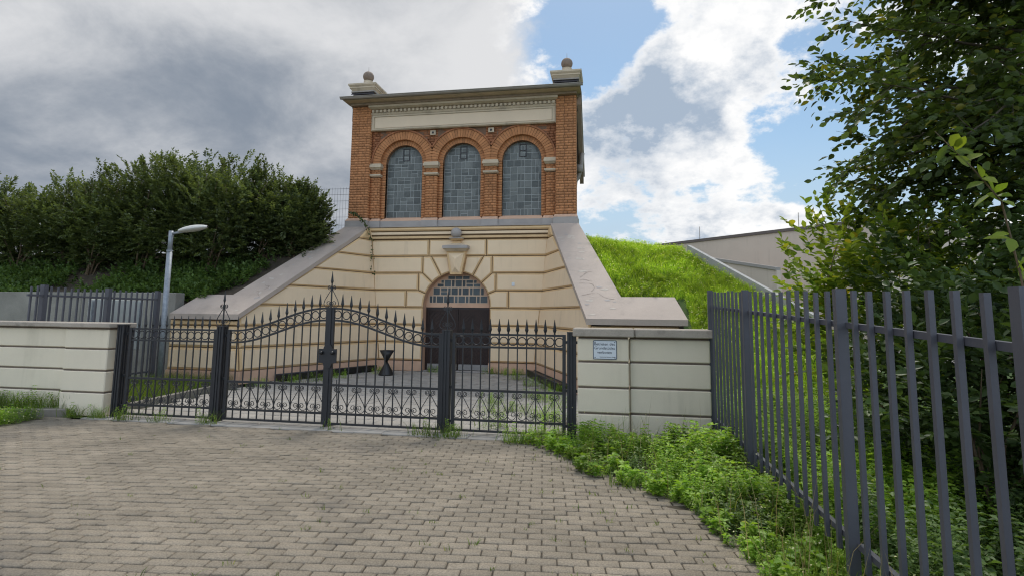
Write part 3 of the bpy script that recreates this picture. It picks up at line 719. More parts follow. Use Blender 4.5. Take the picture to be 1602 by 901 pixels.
# core walls (mortar) and bricks
core = MB()
core.box(XL+.012, ILX-.012, YF+.012, YF+.6, ZB, 8.0); core.box(IRX+.012, XR-.012, YF+.012, YF+.6, ZB, 8.0)
core.box(ILX-.02, IRX+.02, YF+.17, YF+.6, 7.16, 8.0)
for x0, x1 in ((ILX-.02, -6.25+XC+4.43-.745), (WC[0]+.745, WC[1]-.745), (WC[1]+.745, WC[2]-.745), (WC[2]+.745, IRX+.02)):
    core.box(x0, x1, YF+.165, YF+.6, ZB, ZSP)
na = 20
for c in WC:
    for i in range(na):
        a0, a1 = math.pi*i/na, math.pi*(i+1)/na
        for rA, yy in ((RIN+.01, YF+.165), (RG, YF+.262)):
            p = [(c+rA*math.cos(a), ZSP+rA*math.sin(a)) for a in (a0, a1)]
            if yy < YF+.2:
                core.add([(p[0][0], yy, p[0][1]), (p[1][0], yy, p[1][1]), (max(min(p[1][0], c+.91), c-.91), yy, 7.17), (max(min(p[0][0], c+.91), c-.91), yy, 7.17)], [(0, 1, 2, 3)])
            else:
                q = [(c+RIN*1.03*math.cos(a), ZSP+RIN*1.03*math.sin(a)) for a in (a0, a1)]
                core.add([(p[0][0], yy, p[0][1]), (p[1][0], yy, p[1][1]), (q[1][0], yy, q[1][1]), (q[0][0], yy, q[0][1])], [(0, 1, 2, 3)])
            core.add([(p[0][0], yy, p[0][1]), (p[1][0], yy, p[1][1]), (p[1][0], YF+.5, p[1][1]), (p[0][0], YF+.5, p[0][1])], [(0, 1, 2, 3)])
    for s in (-1, 1):
        core.box(c+min(s*RG, s*RIN*1.03), c+max(s*RG, s*RIN*1.03), YF+.262, YF+.6, ZB, ZSP)
# body behind the front and its falling roof
core.prism([(YF+.6, 4.0), (YF+.6, 7.9), (17.5, 6.0), (17.5, 4.0)], 'x', XL+.25, XR-.22)
core.build('core_wall', 'mortar', GH)
CH, BL, JT = .079, .25, .010
bv, bf = [], []
def brick_box(x0, x1, y0, y1, z0, z1):
    if x1-x0 < .02: return
    o = len(bv)
    bv.extend([(x0, y0, z0), (x1, y0, z0), (x1, y0, z1), (x0, y0, z1), (x0, y1, z0), (x1, y1, z0), (x1, y1, z1), (x0, y1, z1)])
    bf.extend([tuple(o+i for i in f) for f in ((0, 1, 2, 3), (1, 5, 6, 2), (4, 0, 3, 7), (3, 2, 6, 7), (4, 5, 1, 0))])
rb = random.Random(3)
def brick_wall(x0, x1, z0, z1, yf, dep, free=None, ph=0):
    j = 0; z = z0
    while z < z1-.02:
        zt_ = min(z+CH-JT, z1)
        spans = free((z+zt_)/2) if free else [(x0, x1)]
        for a, b in spans:
            x = a; L_ = BL if (j+ph) % 2 == 0 else BL/2; first = True
            if (j+ph) % 2: L_ = BL*.5
            x = a
            while x < b-.01:
                L2 = L_ if not first else L_*(1 if (j % 4) else .75)
                xe = min(x+L2-JT, b)
                if b-xe < .05: xe = b
                brick_box(x, xe, yf+rb.uniform(-.002, .002), yf+dep, z, zt_)
                x = xe+JT; first = False
        z += CH; j += 1
brick_wall(XL, ILX, ZB, 7.93, YF, .16); brick_wall(IRX, XR, ZB, 7.93, YF, .30, ph=1)
for x0, x1 in ((ILX, WC[0]-RIN), (WC[0]+RIN, WC[1]-RIN), (WC[1]+RIN, WC[2]-RIN), (WC[2]+RIN, IRX)):
    brick_wall(x0, x1, ZB, ZSP-.42, YF+.15, .11); brick_wall(x0, x1, ZSP-.335, ZSP-.19, YF+.15, .11)
for c in WC:
    for s in (-1, 1): brick_wall(c+min(s*RG, s*RIN), c+max(s*RG, s*RIN), ZB, ZSP, YF+.25, .12, ph=1 if s > 0 else 0)
bw = fast_mesh('brickwork', np.array(bv), np.array(bf), 'brick')
tag(inst('brickwork', bw, GH, Matrix.Identity(4)), kind='stuff')
bv, bf = [], []
def fieldfree(z):
    if z > 7.17: return []
    ex = []
    for c in WC:
        h = ROUT**2-(z-ZSP)**2
        if h > 0: h = math.sqrt(h); ex.append((c-h, c+h))
    out = []; x = ILX
    for a, b in ex:
        if a-x > .03: out.append((x, a))
        x = max(x, b)
    if IRX-x > .03: out.append((x, IRX))
    return out
brick_wall(ILX, IRX, ZSP, 7.17, YF+.165, .05, fieldfree)
tag(inst('brickwork', fast_mesh('brickwork', np.array(bv), np.array(bf), 'brick_red'), GH, Matrix.Identity(4)), kind='stuff')
# arch rings: every brick of the big rings is a piece
NB = 33
for c in WC:
    ring = MB()
    for i in range(48):                     # hood moulding
        a0, a1 = math.pi*i/48, math.pi*(i+1)/48
        if max(abs(ROUT*math.cos(a0)), abs(ROUT*math.cos(a1))) > .925 and c not in (0,): 
            if not ((c == WC[0] and math.cos(a0) < 0) or (c == WC[2] and math.cos(a0) > 0)): continue
        q = [(c+r_*math.cos(a), ZSP+r_*math.sin(a)) for a in (a0, a1) for r_ in (ROUT-.045, ROUT)]
        vs = [(x, YF+.118, z) for x, z in q]+[(x, YF+.17, z) for x, z in q]
        ring.add(vs, [(0, 1, 3, 2), (1, 5, 7, 3), (0, 2, 6, 4)])
    arch = ring.build('arch', 'stone_dark' if False else 'brick_red', GH)
    for i in range(NB):
        a0, a1 = math.pi*i/NB+.006, math.pi*(i+1)/NB-.006; am = (a0+a1)/2
        ro = ROUT-.05
        lim = .905/max(abs(math.cos(am)), 1e-3)
        inner = not ((c == WC[0] and math.cos(am) < 0) or (c == WC[2] and math.cos(am) > 0))
        if inner: ro = min(ro, lim)
        if ro-RIN < .03: continue
        q = [(c+r_*math.cos(a), ZSP+r_*math.sin(a)) for r_, a in ((RIN, a0), (ro, a0), (ro, a1), (RIN, a1))]
        MB().prism(q, 'y', YF+.145+rb.uniform(-.003, .003), YF+.26).build('brick', 'brick', arch)
    for i in range(26):
        a0, a1 = math.pi*i/26+.008, math.pi*(i+1)/26-.008
        q = [(c+r_*math.cos(a), ZSP+r_*math.sin(a)) for r_, a in ((RG, a0), (RIN, a0), (RIN, a1), (RG, a1))]
        MB().prism(q, 'y', YF+.25, YF+.36).build('brick', 'brick', arch)
# imposts
for x0, x1 in ((ILX-.0, WC[0]-RIN+.05), (WC[0]+RIN-.05, WC[1]-RIN+.05), (WC[1]+RIN-.05, WC[2]-RIN+.05), (WC[2]+RIN-.05, IRX)):
    MB().frus((x0+.02, x1-.02, YF+.12, YF+.3, ZSP-.19), (x0, x1, YF+.06, YF+.3, ZSP-.13)).box(x0-.015, x1+.015, YF+.045, YF+.3, ZSP-.129, ZSP-.06).box(x0, x1, YF+.07, YF+.3, ZSP-.059, ZSP-.01).build('impost', 'stone', GH)
    MB().frus((x0+.02, x1-.02, YF+.12, YF+.3, ZSP-.415), (x0+.01, x1-.01, YF+.08, YF+.3, ZSP-.385)).box(x0+.005, x1-.005, YF+.075, YF+.3, ZSP-.384, ZSP-.34).build('impost', 'stone', GH)
for x in (WC[0]+.93, WC[1]+.91):
    v_ = MB().frus((x-.085, x+.085, YF+.12, YF+.2, 6.98), (x-.085, x+.085, YF+.12, YF+.2, 7.12)).build('vent_block', 'stone', GH)
    MB().box(x-.03, x+.03, YF+.112, YF+.119, 7.02, 7.08).build('vent', 'lead', v_)
# glass block windows
def clip_convex(poly, cv):
    for i in range(len(cv)):
        a, b = cv[i], cv[(i+1) % len(cv)]; nx, nz = (b[1]-a[1]), -(b[0]-a[0])
        poly = clip_poly(poly, nx, nz, nx*a[0]+nz*a[1])
        if len(poly) < 3: return []
    return poly
for wi, c in enumerate(WC):
    outline = [(c+RG, ZB), ]+[(c+RG*math.cos(math.pi*i/24), ZSP+RG*math.sin(math.pi*i/24)) for i in range(25)]+[(c-RG, ZB)]
    win = MB().prism(outline, 'y', YF+.41, YF+.45).build('window', 'frame_grey', GH)
    MB().box(c-RG, c+RG, YF+.30, YF+.42, ZB, ZB+.03).build('sill', 'pink', win)
    cv = [(c-RG+.012, ZB+.035), (c+RG-.012, ZB+.035)]+[(c+(RG-.012)*math.cos(math.pi*i/20), ZSP+(RG-.012)*math.sin(math.pi*i/20)) for i in range(21)]
    rw = random.Random(11+wi); z = ZB+.04; rh = .212
    while z < ZSP+RG:
        x = c-RG+.012
        while x < c+RG-.03:
            t = rw.random(); wpx = .20 if t < .52 or t > .86 else .092
            if wpx > .15 and x+wpx > c+RG: wpx = .092
            cellsz = [(z, z+rh-.018)] if t <= .86 or wpx < .15 else [(z, z+rh/2-.014), (z+rh/2+.002, z+rh-.018)]
            for za, zb in cellsz:
                q = clip_convex([(x, za), (x+wpx, za), (x+wpx, zb), (x, zb)], cv)
                if len(q) >= 3:
                    i_ = inset(q, .006) if len(q) == 4 else q
                    mbp = MB(); n = len(q)
                    mbp.add([(a, YF+.412, b) for a, b in q]+[(a, YF+.398+rw.uniform(-.002, .002), b) for a, b in i_], [(j, (j+1) % n, n+(j+1) % n, n+j) for j in range(n)]+[tuple(range(n, 2*n))])
                    mbp.build('pane', 'glassblock', win)
            x += wpx+.014
        z += rh
    fr = MB(); x0, x1, z0, z1 = c-.125+.03, c+.09+.03, 6.27, 6.66
    for bx in ((x0, x0+.022, z0, z1), (x1-.022, x1, z0, z1), (x0+.022, x1-.022, z0, z0+.022), (x0+.022, x1-.022, z1-.022, z1), (x0+.022, x1-.022, 6.455, 6.475)): fr.box(bx[0], bx[1], YF+.385, YF+.41, bx[2], bx[3])
    fr.build('casement', 'lead', win)
# frieze, dentils and cornice
MB().box(ILX-.01, IRX+.01, YF+.06, YF+.3, 7.165, 7.66).build('frieze', 'stone', GH)
fz = MB()
for a, b, cc_, d in ((ILX+.04, IRX-.04, 7.60, 7.645), (ILX+.04, IRX-.04, 7.185, 7.23), (ILX+.04, ILX+.10, 7.23, 7.60), (IRX-.10, IRX-.04, 7.23, 7.60)): fz.box(a, b, YF+.035, YF+.06, cc_, d)
fz.build('frieze_moulding', 'stone', GH)
MB().box(ILX+.13, IRX-.13, YF+.048, YF+.06, 7.25, 7.58).build('frieze_panel', 'panel', GH)
MB().frus((ILX-.01, IRX+.01, YF+.045, YF+.3, 7.661), (ILX-.01, IRX+.01, YF+.01, YF+.3, 7.715)).box(ILX, IRX, YF+.085, YF+.3, 7.716, 7.835).build('frieze_moulding', 'stone', GH)
dm = MB().bbox(-.037, .037, YF-.005, YF+.09, 7.728, 7.812, .006).mesh('dentil', 'stone')
nd = 44
for i in range(nd): inst('dentil', dm, GH, TM((ILX+.07+(IRX-ILX-.14)*i/(nd-1), 0, 0)))
MB().frus((ILX-.02, IRX+.02, YF+.02, YF+.3, 7.836), (ILX-.05, IRX+.05, YF-.06, YF+.3, 7.875)).box(ILX-.055, IRX+.055, YF-.075, YF+.3, 7.876, 7.94).build('cornice', 'stone', GH)
MB().box(XL-.03, XR+.03, YF-.12, YF+.5, 7.941, 8.01).build('eaves_board', 'stone_dark', GH)
rp_ = [(YF-.40, 8.03), (YF-.40, 8.07), (YF+.25, 8.10), (17.7, 6.1), (17.7, 6.0), (YF+.25, 8.04)]
MB().prism(rp_, 'x', XL-.16, XR+.15).build('roof', 'zinc', GH)
MB().box(XL-.14, XR+.13, YF-.37, YF+.1, 8.012, 8.028).build('soffit', 'stone', GH)
MB().prism([(YF+.3, 8.03), (17.6, 6.02), (17.6, 5.75), (YF+.3, 7.75)], 'x', XR+.0, XR+.12).build('verge_board', 'stone_dark', GH)
MB().prism([(YF+.3, 8.03), (17.6, 6.02), (17.6, 5.75), (YF+.3, 7.75)], 'x', XL-.12, XL+.0).build('verge_board', 'stone_dark', GH)
# half round gutter
gt = MB(); n = 8
xa, xb = XL-.20, XR+.22; yc, zc, gr = YF-.44, 8.085, .062
ring_ = [(yc-gr*math.cos(math.pi*i/n), zc-gr*math.sin(math.pi*i/n)) for i in range(n+1)]
gt.add([(x, y, z) for x in (xa, xb) for y, z in ring_], [(i, i+1, n+2+i, n+1+i) for i in range(n)]+[tuple(range(n+1)), tuple(range(n+1, 2*n+2))], 0, True)
gt.tube([(xa, yc-gr, zc), (xb, yc-gr, zc)], .013, 6)
gt.add([(xa, yc-gr, zc-.006), (xb, yc-gr, zc-.006), (xb, yc+gr, zc-.006), (xa, yc+gr, zc-.006)], [(0, 1, 2, 3)])
gt.build('gutter', 'zinc', GH)
MB().tube([(XR+.12, 16.9, 6.55), (XR+.06, 17.0, 6.1), (XR-.02, 17.0, 5.8), (XR-.10, 17.0, 5.7), (XR-.16, 17.0, 5.2)], .065, 10).lathe([(.06, 0), (.10, .03), (.10, .22), (.08, .24)], (XR+.02, 16.95, 5.95), 12).build('downpipe', 'zinc', GH)
# corner turrets
for x0, x1 in ((-8.16, -7.29), (-1.75, -.88)):
    xm = (x0+x1)/2; y0, y1 = 15.92, 16.78
    tu = MB().box(x0+.10, x1-.10, y0+.1, y1-.1, 7.6, 8.56).build('turret', 'lead', GH)
    for k_ in range(4): MB().add([(x0+.06, y0+.03, 8.20+k_*.09), (x1-.06, y0+.03, 8.20+k_*.09), (x1-.06, y0+.1, 8.27+k_*.09), (x0+.06, y0+.1, 8.27+k_*.09), (x0+.06, y0+.03, 8.18+k_*.09), (x1-.06, y0+.03, 8.18+k_*.09)], [(0, 1, 2, 3), (0, 4, 5, 1)]).build('louvre', 'lead', tu)
    MB().box(x0+.05, x1-.05, y0+.05, y1-.05, 8.535, 8.575).build('band', 'zinc', tu)
    MB().frus((x0+.08, x1-.08, y0+.08, y1-.08, 8.576), (x0+.02, x1-.02, y0+.02, y1-.02, 8.66)).box(x0+.01, x1-.01, y0+.01, y1-.01, 8.661, 8.71).frus((x0+.0, x1+.0, y0, y1, 8.711), (x0-.03, x1+.03, y0-.03, y1+.03, 8.75)).box(x0-.03, x1+.03, y0-.03, y1+.03, 8.751, 8.80).build('cap', 'stone', tu)
    MB().frus((x0+.1, x1-.1, y0+.1, y1-.1, 8.801), (xm-.24, xm+.24, 16.1, 16.6, 8.86)).lathe([(.24, 0), (.23, .05), (.16, .09), (.13, .14), (.15, .17)], (xm, 16.35, 8.861), 20).build('finial_base', 'stone', tu)
    ball((xm, 16.35, 9.19), .175, 'ball', 'ballstone', tu)
    MB().tube([(xm, 16.35, 9.36), (xm, 16.35, 9.52)], .006, 5).build('lightning_rod', 'zinc', tu)
# small hatches on the facade
MB().box(XC+1.62, XC+1.70, YF-.06, YF-.04, 2.42, 2.52).build('junction_box', 'signwhite', GH)
MB().lathe([(.03, 0), (.03, .02)], (XC-1.35, YF-.06, .98), 10).build('bell_push', 'zinc', GH)
# ------------------------------------------------------------------ white boundary walls
def wall(root, x0, x1, yf, rows, side=None):
    MB().box(x0+.012, x1-.012, yf+.02, yf+.33, 0, 1.34).build('wall_core', 'walljoint', root)
    for a, b in rows: MB().bbox(x0, x1, yf, yf+.35, b, a, .012).build('wall_panel', 'wallwhite', root)
RW = [(1.318, 1.03), (1.005, .70), (.675, .37), (.345, .0)]
wr = thing('boundary_wall', (.4, 7.7, 0), 'cream panelled boundary wall with warning sign between gate and steel fence', 'wall')
wall(wr, -.47, .20, 7.60, RW); wall(wr, .212, 1.225, 7.665, RW)
MB().bbox(-.53, .27, 7.54, 8.02, 1.345, 1.455, .012).build('coping', 'wallcap', wr)
MB().bbox(.276, 1.265, 7.585, 8.06, 1.345, 1.455, .012).build('coping', 'wallcap', wr)
wl_ = thing('boundary_wall', (-9, 7.8, 0), 'cream panelled boundary wall beside the lawn and mossy kerb', 'wall')
wall(wl_, -8.50, -7.70, 7.58, RW); wall(wl_, -14.5, -8.512, 7.68, RW)
MB().bbox(-8.56, -7.64, 7.52, 8.04, 1.345, 1.42, .012).build('coping', 'wallcap', wl_)
for i in range(4): MB().bbox(-8.567-1.5*(i+1), -8.567-1.5*i-.006, 7.60, 8.06, 1.345, 1.42, .012).build('coping', 'wallcap', wl_)
# warning sign
sx, sz = -.11, 1.178
sg = thing('warning_sign', (sx, 7.59, sz), 'small white warning sign with German lettering on the wall pillar', 'sign')
def rrect(w, h, r_, n=4):
    out = []
    for cx, cz, a0 in ((w-r_, h-r_, 0), (-w+r_, h-r_, 90), (-w+r_, -h+r_, 180), (w-r_, -h+r_, 270)):
        for i in range(n+1): a = R(a0+90*i/n); out.append((cx+r_*math.cos(a), cz+r_*math.sin(a)))
    return out
MB().prism(rrect(.155, .125, .018), 'y', 7.592, 7.600).build('border', 'signedge', sg, TM((sx, 0, sz)))
MB().prism(rrect(.145, .115, .014), 'y', 7.590, 7.5925).build('plate', 'signwhite', sg, TM((sx, 0, sz)))
def text(body, x, z, size, parent, align='CENTER', y=7.5885):
    cu = bpy.data.curves.new('lettering', 'FONT'); cu.body = body; cu.size = size; cu.align_x = align; cu.extrude = .0006; cu.resolution_u = 3
    cu.materials.append(MATS['signink']); 
    tmp = bpy.data.objects.new('lettering_curve', cu); col.objects.link(tmp); dg = bpy.context.evaluated_depsgraph_get()
    me = bpy.data.meshes.new_from_object(tmp.evaluated_get(dg)); bpy.data.objects.remove(tmp)
    return inst('lettering', me, parent, TM((x, y, z), (math.pi/2, 0, 0)))
text('Betreten des', sx-.005, sz+.058, .052, sg); text('Grundstücks', sx-.005, sz+.006, .052, sg); text('verboten', sx-.005, sz-.050, .052, sg)
text('Stadtwerke Bochum GmbH', sx+.135, sz-.098, .018, sg, 'RIGHT')
for a in (-1, 1):
    for b in (-1, 1): MB().lathe([(.008, 0), (.005, .004)], (0, 0, 0), 8).build('screw', 'signedge', sg, TM((sx+a*.128, 7.590, sz+b*.100), (math.pi/2, 0, 0)))

# ------------------------------------------------------------------ the wrought iron gate
GY = 7.70; GM = 'iron'
def post_mesh():
    w = .058; g = .010
    pr = []
    for rot in range(4):
        side = [(-w, -w), (-w*.55, -w), (-w*.5, -w+g), (-w*.22, -w+g), (-w*.17, -w), (w*.17, -w), (w*.22, -w+g), (w*.5, -w+g), (w*.55, -w)]
        c, s = round(math.cos(rot*math.pi/2)), round(math.sin(rot*math.pi/2))
        pr += [(c*x-s*y, s*x+c*y) for x, y in side]
    return MB().prism(pr, 'z', -.1, 1.385).mesh('shaft', GM)
pmesh = post_mesh()
barm = MB().box(-.0075, .0075, -.0075, .0075, 0, 1).mesh('bar', GM)
spm = MB().lathe([(.009, -.005), (.013, .008), (.011, .02), (.026, .058), (.022, .075), (.003, .205)], (0, 0, 0), 4, smooth=False).mesh('spearhead', GM)
ringm = MB().tube([(.056*math.cos(2*math.pi*i/20), 0, .056*math.sin(2*math.pi*i/20)) for i in range(20)], .0075, 6, closed=True).mesh('ring', GM)
def scroll_pts(w=.136, h=.36):
    pts = []
    c = (.041, h-.040)
    for i in range(15):                                   # top curl
        t = i/14; a = R(-120+t*(-0)+(-300*(1-t))); r_ = .008+.030*t; pts.append((c[0]+r_*math.cos(R(600*(1-t)+200)), c[1]+r_*math.sin(R(600*(1-t)+200))))
    pts += [(.012, h-.075), (.045, h-.125), (.085, h-.19), (w-.022, .125)]
    c2 = (w-.062, .064)
    for i in range(9): a = R(35-i*27); pts.append((c2[0]+.058*math.cos(a), c2[1]+.058*math.sin(a)))
    c3 = (.050, .070)
    for i in range(12):
        t = i/11; a = R(190+t*(-430)); r_ = .040-.026*t; pts.append((c3[0]+r_*math.cos(a), c3[1]+r_*math.sin(a)))
    return [(x, 0, z) for x, z in pts]
scm = MB().tube(scroll_pts(), .0062, 4, flat=(0, 1, 0)).mesh('scroll', GM)
def finial(parent, x, z0, y=GY, k_=1.0):
    f = MB().box(x-.008, x+.008, y-.008, y+.008, z0, z0+.33*k_).box(x-.014, x+.014, y-.014, y+.014, z0+.27*k_, z0+.31*k_).build('finial', GM, parent)
    inst('spearhead', spm, f, TM((x, y, z0+.33*k_), (0, 0, 0), (.9, .9, 1.0)))
    for s in (-1, 1): inst('scroll', scm, f, TM((x, y, z0+.005), (0, 0, 0), (s*.88*k_, 1, .92*k_)))
    return f
POSTX = [-7.56, -5.825, -2.295, -.552]
plab = ['black fluted gate post against the left wall end, without finial', 'black fluted gate post with scroll finial between lawn panel and left gate leaf',
        'black fluted gate post with scroll finial in front of the doors', 'black fluted gate post beside the wall pillar with the sign']
for i, x in enumerate(POSTX):
    p = thing('gate_post', (x, GY, 0), plab[i], 'gate post', 'wrought iron gate posts'); inst('shaft', pmesh, p, TM((x, GY, 0)))
    MB().box(x-.062, x+.062, GY-.062, GY+.062, 1.386, 1.40).build('cap', GM, p)
    if i in (1, 2): finial(p, x, 1.40)
    for z in (.16, .62, 1.26):
        for s in (-1, 1): MB().box(min(x+s*.058, x+s*.105), max(x+s*.058, x+s*.105), GY-.012, GY+.012, z-.018, z+.018).build('hinge', GM, p)
def panel(name, label, cat, x0, x1, nb, top, stile_r=.022, lab_group='wrought iron gate panels'):
    g = thing(name, (x0, GY, 0), label, cat, lab_group)
    n = 22 if abs(top(x1)-top(x0)) > .05 else 2
    xs = [x0+(x1-x0)*i/(n-1) for i in range(n)]
    for dz in (0, -.172):
        mb = MB()
        for a, b in zip(xs, xs[1:]):
            mb.add([(a, GY+d, top(a)+dz+e) for e in (-.014, .014) for d in (-.016, .016)]+[(b, GY+d, top(b)+dz+e) for e in (-.014, .014) for d in (-.016, .016)], [(0, 1, 5, 4), (2, 3, 7, 6), (0, 2, 6, 4), (1, 3, 7, 5)])
        mb.build('rail', GM, g)
    for z, h in ((.585, .016), (.185, .015), (.045, .014)): MB().box(x0, x1, GY-.016, GY+.016, z-h, z+h).build('rail', GM, g)
    for x in (x0, x1): MB().box(x-stile_r, x+stile_r, GY-.021, GY+.021, .03, top(x)+.016).build('stile', GM, g)
    dx = (x1-x0)/(nb+1)
    for i in range(1, nb+1):
        x = x0+dx*i; b = inst('bar', barm, g, TM((x, GY, .045), (0, 0, 0), (1, 1, top(x)-.03))); inst('spearhead', spm, b, TM((x, GY, top(x)+.012), (0, 0, 0), (1, .7, 1)))
    for i in range(nb+1):
        x = x0+dx*(i+.5); inst('ring', ringm, g, TM((x, GY, top(x)-.086)))
    for i in range(1, nb+1, 2):
        x = x0+dx*i
        for s in (-1, 1): inst('scroll', scm, g, TM((x, GY, .202), (0, 0, 0), (s*dx/.136, 1, 1.02)))
    return g
flat = lambda x: 1.335
def rise(xh, xm):
    def f(x):
        t = min(max((x-xh)/(xm-xh), 0), 1); t = max(0, (t-.06)/.90); t = min(t, 1); return 1.335+.345*(t*t*(3-2*t))
    return f
panel('side_gate', 'flat topped black iron gate panel in front of the lawn', 'gate', -7.41, -5.93, 11, flat)
gl = panel('gate_leaf', 'left leaf of curved black iron driveway gate', 'gate', -5.70, -4.115, 11, rise(-5.70, -4.08))
gr_ = panel('gate_leaf', 'right leaf of curved black iron driveway gate with lock', 'gate', -4.03, -2.385, 11, rise(-2.385, -4.06))
panel('side_gate', 'flat topped black iron gate panel beside the sign pillar', 'gate', -2.19, -.655, 11, lambda x: 1.345)
MB().box(-4.098, -4.047, GY-.032, GY-.022, .02, 1.70).build('cover_strip', GM, gr_)
finial(gr_, -4.073, 1.685)
MB().prism([(-.14, -.10), (-.14, .10), (-.07, .10), (-.045, .16), (.045, .16), (.07, .10), (.14, .10), (.14, -.10), (.07, -.10), (.045, -.17), (-.045, -.17), (-.07, -.10)], 'y', GY-.045, GY-.0325).build('lock_plate', GM, gr_, TM((-4.07, 0, 1.0)))
for s in (-1, 1): ball((-4.07+s*.085, GY-.075, 1.045), .026, 'knob', 'blackplastic', gr_)
MB().tube([(-4.09, GY-.03, .12), (-4.09, GY-.03, -.02)], .011, 6).tube([(-4.09, GY-.03, .01), (-3.93, GY+.10, .02)], .009, 6).build('drop_bolt', GM, gr_)
MB().tube([(-3.95, GY+.03, .66), (-3.92, GY+.05, .1)], .008, 6).build('stay_rod', GM, gr_)

# ------------------------------------------------------------------ steel palisade fences
FX = 1.365
def fx(y): return 1.385-(y-2.2)*.0243
def ftop(y): return 1.72+(y-2.21)*(1.95-1.72)/5.58
fb = MB().box(-.0125, .0125, -.014, .014, 0, 1).mesh('picket', 'steel_fence'); fp = MB().box(-.030, .030, -.028, .028, 0, 1).mesh('post', 'steel_fence')
fence = thing('steel_fence', (FX, 4, 0), 'tall grey steel picket fence running beside the weedy verge', 'fence')
PY = [7.74, 5.94, 3.71, 2.21, .2, -1.8]; NBARS = [9, 11, 7, 10, 10]
for y in PY: inst('post', fp, fence, TM((fx(y), y, -.1), (0, 0, 0), (1, 1, ftop(y)+.115)))
for (a, b), nb in zip(zip(PY, PY[1:]), NBARS):
    for z_, nm in ((lambda y: ftop(y)-.20, 'rail'), (lambda y: .33+.0*(y), 'rail')):
        mb = MB(); mb.add([(fx(y)+d+.026, y, z_(y)+e) for y in (a-.03, b+.03) for d in (-.010, .022) for e in (-.017, .017)], [(0, 1, 5, 4), (2, 3, 7, 6), (0, 2, 6, 4), (1, 3, 7, 5), (0, 1, 3, 2), (4, 5, 7, 6)]); mb.build('rail', 'steel_fence', fence)
    for i in range(nb):
        y = a+(b-a)*(i+1)/(nb+1); inst('picket', fb, fence, TM((fx(y), y, .24), (random.uniform(-.006, .006), 0, random.uniform(-.05, .05)), (1, 1, ftop(y)-.24+random.uniform(-.008, .008))))
lf = thing('steel_fence', (-10, 9.7, 0), 'grey steel picket fence behind the left white wall', 'fence')
lp = [8.1, 8.44, 9.75, 11.0]
for y in lp[1:]: inst('post', fp, lf, TM((-10.0, y, -.05), (0, 0, 0), (1.5, 1.5, 2.10)))
for a, b in zip(lp, lp[1:]):
    nb = max(2, int((b-a)/.128)-1)
    for z in (1.86, .30): MB().box(-9.99, -9.955, a+.03, b-.03, z-.018, z+.018).build('rail', 'steel_fence', lf)
    for i in range(nb): inst('picket', fb, lf, TM((-10.0, a+(b-a)*(i+1)/(nb+1), .12), (0, 0, 0), (1, 1, 1.90+random.uniform(-.01, .01))))
# concrete retaining wall behind it
cw = thing('retaining_wall', (-16, 11.8, 0), 'low grey concrete retaining wall below the hedge bank', 'wall')
for i in range(7): MB().bbox(-10.12-2.6*(i+1)+.006, -10.12-2.6*i, 11.66, 11.96, 0, 2.04, .015).build('wall_section', 'concrete', cw)
wp = MB().bbox(-10.62, -10.58, 9.9, 11.25, .75, 1.84, .006).build('board', 'greywhite'); tag(wp, 'white board standing behind the left steel fence', 'board')
MB().box(-10.56, -10.575, 9.95, 10.0, .05, 1.8).build('support', 'galv', wp); MB().box(-10.56, -10.575, 11.15, 11.2, .05, 1.8).build('support', 'galv', wp)

# street lamp
lx, ly = -9.43, 10.6
lamp = thing('street_lamp', (lx, ly, 0), 'galvanised street lamp with pale cobra head beside the lawn', 'street lamp')
MB().tube([(lx, ly, -.05), (lx, ly, 2.9)], .056, 14).tube([(lx, ly, 2.9), (lx, ly, 3.33)], .047, 14).build('pole', 'galv', lamp)
MB().lathe([(.066, 0), (.066, .03)], (lx, ly, 2.88), 14).build('collar', 'galv', lamp)
MB().tube([(lx+.03, ly, 3.27), (lx+.30, ly, 3.31)], .026, 8).build('arm', 'galv', lamp)
def cobra(z0, z1, m, name, ks):
    N_, K = 14, 10; vs = []; fs = []
    for i in range(N_+1):
        t = i/N_; x = lx+.22+.66*t; w = .13*math.sin(math.pi*min(1, .12+t*.86))**.6; zc_ = 3.32+.085*t
        for j in range(K+1):
            a = math.pi*j/K; vs.append((x, ly-w*math.cos(a), zc_+ks*(.085 if ks > 0 else .05)*math.sin(a)*math.sin(math.pi*min(1, .10+t*.88))**.5))
    for i in range(N_):
        for j in range(K): fs.append((i*(K+1)+j, i*(K+1)+j+1, (i+1)*(K+1)+j+1, (i+1)*(K+1)+j))
    return MB().add(vs, fs, 0, True).build(name, m, lamp)
cobra(0, 0, 'lampshade', 'lamp_shade', 1); cobra(0, 0, 'lampglass', 'lens', -1)

# hourglass stand
hx, hy = -5.93, 14.35
hg = thing('hourglass_stand', (hx, hy, 0), 'black hourglass shaped metal stand in the courtyard corner', 'stand')
MB().lathe([(.205, 0), (.20, .03), (.09, .24), (.032, .35)], (hx, hy, 0), 24).build('base', 'blackplastic', hg)
MB().lathe([(.032, .35), (.09, .46), (.195, .645), (.18, .64), (.08, .48), (.02, .41)], (hx, hy, 0), 24).build('bowl', 'blackplastic', hg)
bxo = MB().bbox(-8.78, -8.52, 11.28, 11.45, .12, .29, .015).build('wooden_box', 'bark'); tag(bxo, 'small weathered brown box standing on the lawn by the pier', 'box')
MB().tube([(-8.74, 11.36, .29), (-8.7, 11.36, .34), (-8.6, 11.36, .345), (-8.56, 11.36, .29)], .008, 5).build('handle', 'lead', bxo)
MB().box(-8.82, -8.48, 11.26, 11.47, .0, .12).build('foot', 'concrete', bxo)
lit_ = MB().add([(-.56, 6.9, .06), (-.37, 6.86, .05), (-.36, 6.99, .09), (-.55, 7.03, .10), (-.56, 6.9, .045), (-.37, 6.86, .035)], [(0, 1, 2, 3), (0, 4, 5, 1)]).build('plastic_tray', 'greywhite'); tag(lit_, 'crumpled pale plastic tray lying at the weed edge', 'litter')

